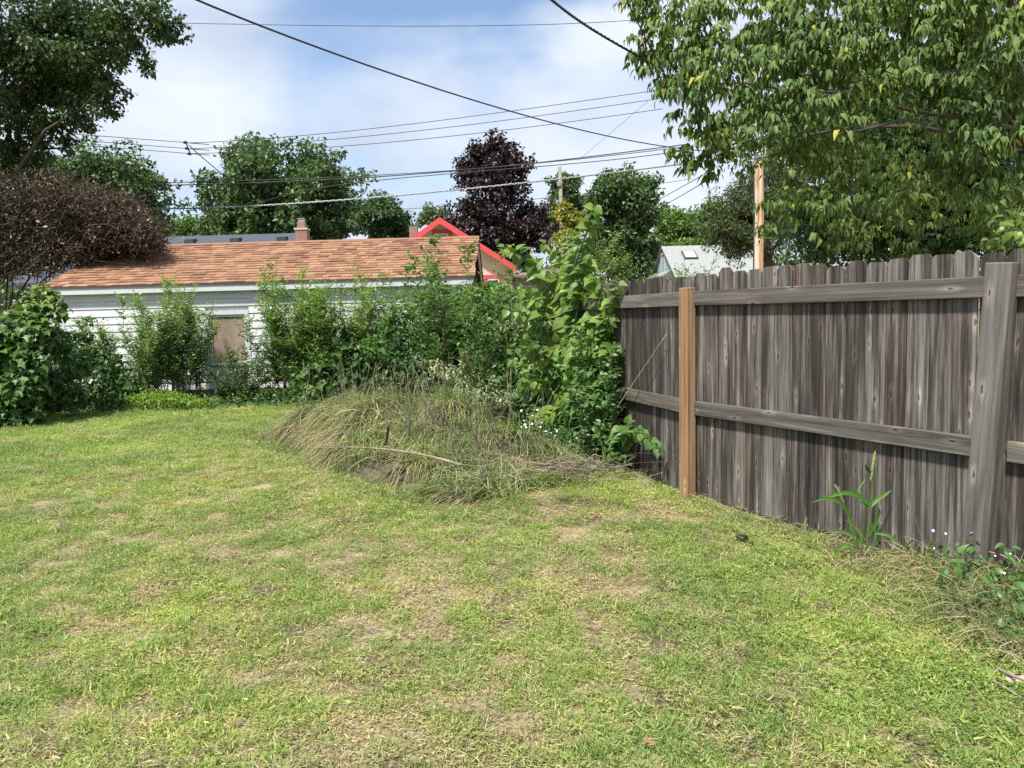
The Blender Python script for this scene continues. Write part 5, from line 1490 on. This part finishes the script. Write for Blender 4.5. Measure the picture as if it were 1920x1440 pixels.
for pts, wd in (([(1634, 950), (1618, 935), (1606, 925), (1590, 922), (1562, 926), (1535, 938), (1522, 942)], .011), ([(1602, 1000), (1590, 955), (1572, 938), (1548, 932), (1524, 942)], .009),
                ([(1632, 950), (1645, 935), (1660, 927), (1672, 918)], .009), ([(1632, 955), (1612, 930), (1608, 915), (1625, 895)], .008), ([(1636, 890), (1626, 880), (1622, 870)], .007),
                ([(1632, 985), (1645, 985), (1650, 1010), (1647, 1035)], .009), ([(1615, 1010), (1605, 1015), (1606, 1050)], .010), ([(1640, 1000), (1662, 1000), (1680, 1015), (1692, 1035)], .008),
                ([(1600, 1005), (1575, 995), (1555, 998)], .008), ([(1625, 1010), (1640, 985), (1650, 960), (1646, 950)], .008), ([(1604, 985), (1614, 1000), (1618, 1030)], .008), ([(1625, 1040), (1660, 1030), (1690, 1040)], .006), ([(1612, 1040), (1590, 1020), (1575, 1028), (1565, 1045)], .008)):
    C = fpath(pts, list(np.linspace(YF_, YF_ - .12 + .2 * random.random(), len(pts))))
    w_ = 1.3 * wd * np.array([.5, .75, .9, 1, 1, 1, .95, .85, .7, .5, .3, .05])
    T_ = unit(np.gradient(C, axis=0))
    V, F = ribbon(C - b0, w_, unit(np.cross(T_, np.array([.15, 1.0, -.25]))))
    mk('blade', V, F, G_FOX, fox, True)
# weeds and dead stems along the fence foot
wb = np.array([2.35, 3.75, 0])
wd_ = thing('weed_tangle', 'tangle of dry and green weed stems along the foot of the near fence', 'weeds', wb)
g7 = np.random.default_rng(140)
def along(t, off):
    p = FA0 + (FA1 - FA0) * t
    n_ = np.array([dA[1], -dA[0]])
    if n_[0] > 0:
        n_ = -n_
    return p + n_ * off
def fence_blades(name, n, t0, t1, o0, o1, mat, Lm, Ls, droop, wd, lift, seed, dens=None, parent=wd_):
    g = np.random.default_rng(seed)
    t = t0 + (t1 - t0) * g.random(n)
    of = o0 + (o1 - o0) * g.random(n) ** 1.4
    xy = np.array([along(a, b) for a, b in zip(t, of)])
    a = g.random(n) * 2 * math.pi
    L = (Lm + Ls * g.random(n)) * np.where(t < 0, 1.0, .62)
    dirs = unit(np.stack([np.cos(a) - .35, np.sin(a) - .2], 1))
    V, F = blades(n, xy, np.zeros(n) + (0 if lift > .6 else .01 + np.where(t < 0, .16, .05) * g.random(n) * (1 - (of - o0) / max(.01, o1 - o0))), L, wd * (.7 + .6 * g.random(n)), dirs, droop * (.5 + g.random(n)), g, lift=lift)
    b = np.array(parent.location)
    o = mk(name, V - b, F, mat, parent)
    o['kind'] = 'stuff'
fence_blades('dry_stems', 1300, -.75, .30, .03, .5, G_STRAW, .18, .3, .45, .0020, .5, 1)
fence_blades('grey_green_stems', 1500, -.75, .22, .03, .42, G_TALL, .2, .34, .5, .0021, .62, 6)
fence_blades('dry_stems', 600, .25, 1.0, .03, .25, G_STRAW, .12, .2, .5, .0018, .5, 2)
fence_blades('green_stems', 700, -.75, .18, .03, .45, G_TALLG, .2, .3, .5, .0022, .75, 3)
fence_blades('green_stems', 260, .25, 1.0, .02, .2, G_TALLG, .12, .22, .5, .0024, .8, 4)
fence_blades('edge_weeds', 2600, -.75, -.02, .05, .75, G_TALL, .14, .26, .5, .0022, .66, 7)
fence_blades('edge_weeds', 1300, -.75, .05, .05, .6, G_TALLG, .12, .26, .45, .0026, .75, 8)
fence_blades('fine_litter', 1600, -.75, .35, .05, .6, G_STRAW, .06, .14, .2, .0016, .12, 5)
for k in range(34):
    t = -.6 + .95 * g7.random()
    s = np.array([*along(t, .04 + .35 * g7.random()), .02])
    L = .25 + .4 * g7.random()
    a = g7.random() * 6.28
    e = s + np.array([math.cos(a) * .6 - .15, math.sin(a) * .6, .35 + .35 * g7.random()]) * L
    mk('stem', *tube(bend(s, e, 7, .03, -.12 + .3 * g7.random(), g=g7) - wb, np.linspace(.0028, .0012, 7), 4), M_TWIG if k % 2 else M_STEM, wd_, True)
pos, ax, no = [], [], []
for k in range(420):
    t = -.75 + .78 * g7.random() ** .8
    p = along(t, .04 + .4 * g7.random())
    pos.append((p[0], p[1], .03 + .26 * g7.random() ** 1.3))
    ax.append(g7.normal(0, .7, 3) + np.array([0, -.2, -.1]))
    no.append(g7.normal(0, .4, 3) + np.array([0, -.3, 1]))
leaves(wd_, L_OVATE, np.array(pos), np.array(ax), np.array(no), .045 * (.5 + g7.random(420)), G_SH3, 'foliage', 120, np.zeros(420))
pts = [np.array([*along(-.45 + .6 * g7.random(), .06 + .25 * g7.random()), .15 + .2 * g7.random()]) for _ in range(14)]
flowers(wd_, pts, .0055, g7)
# the thick clump at the right edge
cl_ = [(1735, 1070, .13), (1785, 1085, .15), (1825, 1110, .16), (1865, 1140, .17), (1895, 1180, .17), (1915, 1225, .15), (1880, 1105, .16), (1915, 1130, .18), (1950, 1180, .2), (1840, 1160, .12)]
for nm, n, mat, Lm, Ls, dr_, lf, sd_ in (('tangle_stems', 190, G_TALL, .14, .26, .55, .7, 1), ('tangle_straw', 200, G_STRAW, .12, .24, .6, .5, 2), ('tangle_green', 90, G_TALLG, .12, .24, .4, .82, 3)):
    gq = np.random.default_rng(400 + sd_)
    xy = np.concatenate([gnd(x, y)[:2] + gq.normal(0, r * .55, (n, 2)) for x, y, r in cl_])
    m = len(xy)
    a = gq.random(m) * 6.283
    V, F = blades(m, xy, .06 * gq.random(m) if lf < .6 else np.zeros(m), Lm + Ls * gq.random(m), .0021 * (.7 + .6 * gq.random(m)), np.stack([np.cos(a), np.sin(a)], 1), dr_ * (.5 + gq.random(m)), gq, lift=lf)
    o = mk(nm, V - wb, F, mat, wd_)
    o['kind'] = 'stuff'
pq, aq, nq = crown([(*gnd(x, y)[:2], .1, r) for x, y, r in cl_], 520, .6, .2, .9, g7, .2)
pq[:, 2] = np.maximum(pq[:, 2], .02)
leaves(wd_, L_OVATE, pq, aq, nq, .034 * (.5 + g7.random(520)), G_SH3, 'leaflets', 100, np.zeros(520))
# looping bramble canes
stick('bramble_cane', 'thin dark arching bramble cane at the fence foot right of the foxtail', [gnd(1695, 1035), at(1705, 1015, 4.35), at(1725, 1008, 4.3), at(1750, 1020, 4.2), at(1775, 1040, 4.1)], .003, .002, M_DARKTWIG)
stick('fallen_twig', 'bare twig on the ground at the lower right edge', [gnd(1868, 1252, .03), gnd(1900, 1268, .05), gnd(1945, 1285, .06)], .007, .004)
stick('fallen_twig', 'second bare twig crossing below the first at the lower right edge', [gnd(1860, 1275, .02), gnd(1885, 1290, .02), gnd(1935, 1320, .02)], .006, .004)
# stone at the right edge
rb_ = gnd(1908, 1282)
V = []
for k in range(10):
    for j in range(6):
        th_, ph = k / 10 * 2 * math.pi, (j + .5) / 6 * math.pi
        r_ = 1 + .15 * math.sin(k * 2.1 + j)
        V.append((.06 * r_ * math.sin(ph) * math.cos(th_), .04 * r_ * math.sin(ph) * math.sin(th_), .018 + .022 * math.cos(ph)))
F = [(k * 6 + j, ((k + 1) % 10) * 6 + j, ((k + 1) % 10) * 6 + j + 1, k * 6 + j + 1) for k in range(10) for j in range(5)]
tag(mk('stone', V, F, plain('buff_stone', (.42, .32, .24), .9, .2, 30), smooth=True, loc=tuple(rb_)), 'small buff stone in the litter at the lower right edge', 'stone')
# black plastic piece in the lawn
cb = gnd(1392, 1020)
cp = thing('plastic_cap', 'small black plastic cap lying in the grass near the fence', 'plastic cap', cb)
M_BLK = plain('black_plastic', (.012, .014, .018), .35)
o = mk('cup', *tube([(0, 0, 0), (0, 0, .01), (0, 0, .045), (0, 0, .055)], [.02, .034, .038, .036], 14), M_BLK, cp, True)
mk('tab', *box(-.045, -.02, -.012, .012, .048, .054), M_BLK, cp)
mk('tab', *box(.015, .05, -.09, -.06, .015, .03), M_BLK, cp)
# dead leaf on the lawn
lb = gnd(1213, 1398, .03)
dl = thing('fallen_leaf', 'curled brown dead leaf on the lawn at the bottom edge', 'leaf', lb)
leaves(dl, L_OVATE, np.array([lb]), np.array([[.5, .8, .1]]), np.array([[.1, -.3, 1]]), np.array([.075]), leaf_mat('brown_leaf', (.26, .17, .09), (.3, .2, .11), (.34, .24, .13), trans=.1), 'blade', stuff=False)

# ================================================================== LAWN
def tuft_obj(name, n, rad, Lm, Ls, wd, mat, lift, droop, seed, litter=False):
    g = np.random.default_rng(seed)
    a = g.random(n) * 2 * math.pi
    r = rad * np.sqrt(g.random(n))
    xy = np.stack([np.cos(a) * r, np.sin(a) * r], 1)
    a2 = a + g.normal(0, 1.1, n)
    dirs = np.stack([np.cos(a2), np.sin(a2)], 1)
    L = Lm + Ls * g.random(n)
    t = np.linspace(0, 1, 4)
    V, F = blades(n, xy, (np.zeros(n) - .004) if not litter else .004 + .02 * g.random(n), L, wd * (.7 + .6 * g.random(n)), dirs, droop * (.4 + g.random(n)), g, seg=5, lift=lift)
    return tuft_link(name, V, F, mat)
def tuft_link(name, V, F, mat):
    o = mk(name, V, F, mat)
    col.objects.unlink(o)
    return o
def scatter_gn(name, label, objs, P, rot, scl, idx, cat='grass'):
    c = bpy.data.collections.new(name + '_pieces')
    for o in objs:
        c.objects.link(o)
    me = bpy.data.meshes.new(name)
    me.vertices.add(len(P))
    me.vertices.foreach_set('co', np.asarray(P, np.float32).ravel())
    for nm, tp, arr, key in (('rot', 'FLOAT_VECTOR', rot, 'vector'), ('scl', 'FLOAT_VECTOR', scl, 'vector'), ('idx', 'INT', idx, 'value')):
        a = me.attributes.new(nm, tp, 'POINT')
        a.data.foreach_set(key, np.asarray(arr, np.int32 if tp == 'INT' else np.float32).ravel())
    o = bpy.data.objects.new(name, me)
    col.objects.link(o)
    ng = bpy.data.node_groups.new(name, 'GeometryNodeTree')
    ng.interface.new_socket('Geometry', in_out='INPUT', socket_type='NodeSocketGeometry')
    ng.interface.new_socket('Geometry', in_out='OUTPUT', socket_type='NodeSocketGeometry')
    gi, go_ = ng.nodes.new('NodeGroupInput'), ng.nodes.new('NodeGroupOutput')
    ip = ng.nodes.new('GeometryNodeInstanceOnPoints')
    ci = ng.nodes.new('GeometryNodeCollectionInfo')
    ci.inputs['Collection'].default_value = c
    ci.inputs['Separate Children'].default_value = True
    ci.inputs['Reset Children'].default_value = True
    ip.inputs['Pick Instance'].default_value = True
    def attr(nm, tp):
        n_ = ng.nodes.new('GeometryNodeInputNamedAttribute')
        n_.data_type = tp
        n_.inputs['Name'].default_value = nm
        return n_.outputs['Attribute']
    e2r = ng.nodes.new('FunctionNodeEulerToRotation')
    ng.links.new(attr('rot', 'FLOAT_VECTOR'), e2r.inputs[0])
    ng.links.new(gi.outputs[0], ip.inputs['Points'])
    ng.links.new(ci.outputs[0], ip.inputs['Instance'])
    ng.links.new(e2r.outputs[0], ip.inputs['Rotation'])
    ng.links.new(attr('scl', 'FLOAT_VECTOR'), ip.inputs['Scale'])
    ng.links.new(attr('idx', 'INT'), ip.inputs['Instance Index'])
    ng.links.new(ip.outputs[0], go_.inputs[0])
    md = o.modifiers.new('scatter', 'NODES')
    md.node_group = ng
    tag(o, label, cat, kind='stuff')
    return o
G_LAWN = leaf_mat('lawn_green', (.135, .225, .055), (.215, .315, .085), (.32, .41, .13), (.50, .47, .22), .95, trans=.34, rough=.55, spec=.25, patch=.9)
G_LAWNY = leaf_mat('lawn_yellow', (.24, .28, .085), (.345, .37, .125), (.455, .455, .185), (.55, .48, .28), .9, trans=.32, rough=.6, spec=.2, patch=.9)
G_CLOVER = leaf_mat('clover', (.13, .22, .05), (.19, .29, .068), (.27, .37, .10), trans=.34, rough=.5, patch=1.5)
G_LITTER = leaf_mat('dry_clippings', (.28, .225, .135), (.44, .36, .225), (.60, .51, .35), (.18, .14, .085), .9, trans=.12, rough=.85, spec=.1, patch=2)
T_G = [tuft_obj('tuft_%02d' % k, 34, .07, .022, .04, .0021, G_LAWN, .80, .42, 200 + k) for k in range(6)]
T_Y = [tuft_obj('tuft_%02d' % (6 + k), 30, .07, .02, .036, .0020, G_LAWNY, .78, .42, 220 + k) for k in range(5)]
T_L = [tuft_obj('litter_%02d' % k, 30, .08, .012, .03, .0014, G_LITTER, .16, .10, 240 + k, True) for k in range(5)]
def clover_obj(name, seed):
    g = np.random.default_rng(seed)
    n = 26
    a = g.random(n) * 6.28
    r = .08 * np.sqrt(g.random(n))
    pos = np.stack([np.cos(a) * r, np.sin(a) * r, .012 + .022 * g.random(n)], 1)
    ax = np.stack([np.cos(a + g.normal(0, 1, n)), np.sin(a + g.normal(0, 1, n)), .1 + .2 * g.random(n)], 1)
    no = np.array([0, 0, 1.0]) + g.normal(0, .35, (n, 3))
    V, F = scatter(L_SMALL, pos, frames(ax, no), .017 * (.6 + .8 * g.random(n)))
    return tuft_link(name, V, F, G_CLOVER)
T_C = [clover_obj('clover_%02d' % k, 260 + k) for k in range(4)]
def lawn_points(n_per, g):
    """points per square metre falling with distance; on the lawn only"""
    out = []
    for y0, y1, f in ((1.6, 3.2, 1.0), (3.2, 4.6, .85), (4.6, 6.5, .62), (6.5, 9, .42), (9, 12, .30), (12, 15.8, .24)):
        x0, x1 = -.72 * y1 - 1.2, min(.72 * y1 + 1.2, 5)
        n = int((y1 - y0) * (x1 - x0) * n_per * f)
        x, y = x0 + (x1 - x0) * g.random(n), y0 + (y1 - y0) * g.random(n)
        k = (np.abs(x) < .70 * y + 1.2)
        fx_ = np.where(y < FA1[1], FA1[0] + (FA1[1] - y) * (-dA[0] / dA[1]), FA1[0] + (y - FA1[1]) * (dB[0] / dB[1]))
        k &= x < fx_ - .02
        k &= mound(x, y) < .10
        k &= y < 15.9
        out.append(np.stack([x[k], y[k]], 1))
    return np.concatenate(out)
g8 = np.random.default_rng(300)
def dryness(x, y):
    """0 lush .. 1 bare straw; mostly fine mottling with long faint mower streaks"""
    fine = .55 * vnoise(x, y, .11, 31, 1, .7) + .30 * vnoise(x, y, .28, 32, 1, .5) + .15 * vnoise(x, y, 1.3, 33)
    near = np.clip((8.5 - y) / 6, 0, 1)
    mid = np.exp(-((x + .45 - .02 * y) / 1.5) ** 2) * near
    streak = (np.exp(-((x - .10 + .055 * y) / .10) ** 2) + np.exp(-((x + .62 + .02 * y) / .10) ** 2) * .8 + np.exp(-((x - .62 + .06 * y) / .09) ** 2) * .7) * np.clip((8 - y) / 3, 0, 1) * (.4 + vnoise(x, y, .5, 34))
    right = np.clip((x - .75 - .03 * y) / .7, 0, 1)
    return fine + .065 * near + .075 * mid + .22 * streak - .10 * right - .06 * np.clip((-x - .35 * y + .3) / 1.5, 0, 1) - .05 * np.clip((y - 8) / 3, 0, 1)
def put(name, label, objs, p, smin, smax, g, tilt=.18, cat='grass', zoff=0.0, stretch=None):
    n = len(p)
    z = gz(p[:, 0], p[:, 1]) + zoff
    P = np.stack([p[:, 0], p[:, 1], z], 1)
    rot = np.stack([g.normal(0, tilt, n), g.normal(0, tilt, n), g.random(n) * 6.283], 1)
    far = 1 + np.clip((p[:, 1] - 4) / 10, 0, 1) * .55
    s = (smin + (smax - smin) * g.random(n)) * far
    hv = .55 + .6 * vnoise(p[:, 0], p[:, 1], .45, 41) + .5 * vnoise(p[:, 0], p[:, 1], .1, 42)
    if cat == 'grass':
        s = s * np.where(g.random(n) < .07, 1.5, 1)
    scl = np.stack([s, s, s * hv], 1)
    return scatter_gn(name, label, objs, P, rot, scl, g.integers(0, len(objs), n), cat)
p = lawn_points(1000, g8)
p = p[vnoise(p[:, 0], p[:, 1], .085, 91) * .6 + vnoise(p[:, 0], p[:, 1], .2, 92) * .4 + .30 * g8.random(len(p)) > .52 - .12 * np.clip((p[:, 1] - 7) / 5, 0, 1)]
dr = dryness(p[:, 0], p[:, 1]) + g8.normal(0, .07, len(p))
put('lawn_grass', 'mown green grass covering the yard', T_G, p[dr < .65], .65, 1.15, g8)
ky = (dr > .44) & (dr < .80) & (g8.random(len(p)) < .7)
T_T = [tuft_obj('tall_%02d' % k, 22, .05, .035, .055, .0022, G_LAWN, .9, .35, 270 + k) for k in range(3)]
pt_ = lawn_points(60, g8)
put('taller_grass_tufts', 'scattered taller green grass tufts missed by the mower', T_T, pt_[vnoise(pt_[:, 0], pt_[:, 1], .5, 81) > .45], .7, 1.2, g8)
put('yellowing_grass', 'yellowing drought-stressed grass in patches over the lawn', T_Y, p[ky], .7, 1.15, g8)
p2 = lawn_points(330, g8)
d2 = dryness(p2[:, 0], p2[:, 1]) + g8.normal(0, .05, len(p2))
k2 = (d2 > .645) | (g8.random(len(p2)) < .06)
put('dry_clippings', 'straw-coloured mown clippings lying over bare patches of the lawn', T_L, p2[k2], .6, 1.2, g8, .1, 'clippings')
p3 = lawn_points(240, g8)
c3 = .8 * vnoise(p3[:, 0], p3[:, 1], .55, 61) + .35 * np.clip(p3[:, 0] - .7 - .03 * p3[:, 1], 0, 1) + .25 * np.clip((p3[:, 1] - 8) / 4, 0, 1)
k3 = c3 + g8.normal(0, .12, len(p3)) > .70
put('clover', 'small broad-leaved clover and weeds mixed through the lawn', T_C, p3[k3], .7, 1.2, g8, .15, 'clover')
# raised heaps of clippings
G_HEAP = leaf_mat('matted_clippings', (.14, .11, .07), (.28, .23, .145), (.44, .38, .26), trans=.08, rough=.9, spec=.1, patch=3)
T_H = []
for k in range(4):
    gk = np.random.default_rng(280 + k)
    n_ = 46
    a_ = gk.random(n_) * 6.283
    r_ = .06 * np.sqrt(gk.random(n_))
    d_ = a_ + gk.normal(0, 1.3, n_)
    V, F = blades(n_, np.stack([np.cos(a_) * r_, np.sin(a_) * r_], 1), .006 + .03 * np.clip(1 - r_ / .06, 0, 1) * gk.random(n_), .016 + .03 * gk.random(n_), np.full(n_, .0016), np.stack([np.cos(d_), np.sin(d_)], 1), .25 * gk.random(n_), gk, lift=.2)
    T_H.append(tuft_link('heap_%02d' % k, V, F, G_HEAP))
hp = []
for _ in range(110):
    y = 2.4 + 9 * g8.random() ** 1.3
    x = (-.66 + 1.15 * g8.random()) * y
    m = g8.integers(4, 12)
    q = np.stack([x + g8.normal(0, .09, m), y + g8.normal(0, .05, m)], 1)
    hp.append(q)
hp = np.concatenate(hp)
fx_ = np.where(hp[:, 1] < FA1[1], FA1[0] + (FA1[1] - hp[:, 1]) * (-dA[0] / dA[1]), FA1[0] + (hp[:, 1] - FA1[1]) * (dB[0] / dB[1]))
hp = hp[(hp[:, 0] < fx_ - .3) & (mound(hp[:, 0], hp[:, 1]) < .02)]
hp = hp[g8.random(len(hp)) < .7]
put('clipping_heaps', 'small raised heaps of dried mown grass dotted over the lawn', T_H, hp, .6, 1.2, g8, .35, 'clippings', .012)
# low ground cover under the shrubs
n = 9000
x, y = -9.6 + 9.6 * g8.random(n), 12.6 + 3.4 * g8.random(n)
edge = 13.35 - .14 * np.clip(-5 - x, 0, 5) ** 1.35 + (vnoise(x, y, .7, 71) - .5) * .5
k = (y > edge) & (x < -.3 - (y - 12) * .3)
pos = np.stack([x[k], y[k], .02 + .13 * g8.random(k.sum()) ** 1.5], 1)
gc = thing('ground_cover', 'low dark green creeping leaves under the shrubs along the garage', 'ground cover', (-5, 14.5, 0))
gc['kind'] = 'stuff'
n = len(pos)
leaves(gc, L_OVATE, pos, g8.normal(0, 1, (n, 3)) * np.array([1, 1, .3]), g8.normal(0, .4, (n, 3)) + np.array([0, -.2, 1]), .06 * (.6 + .7 * g8.random(n)), G_SH2, 'foliage', 0, np.zeros(n))
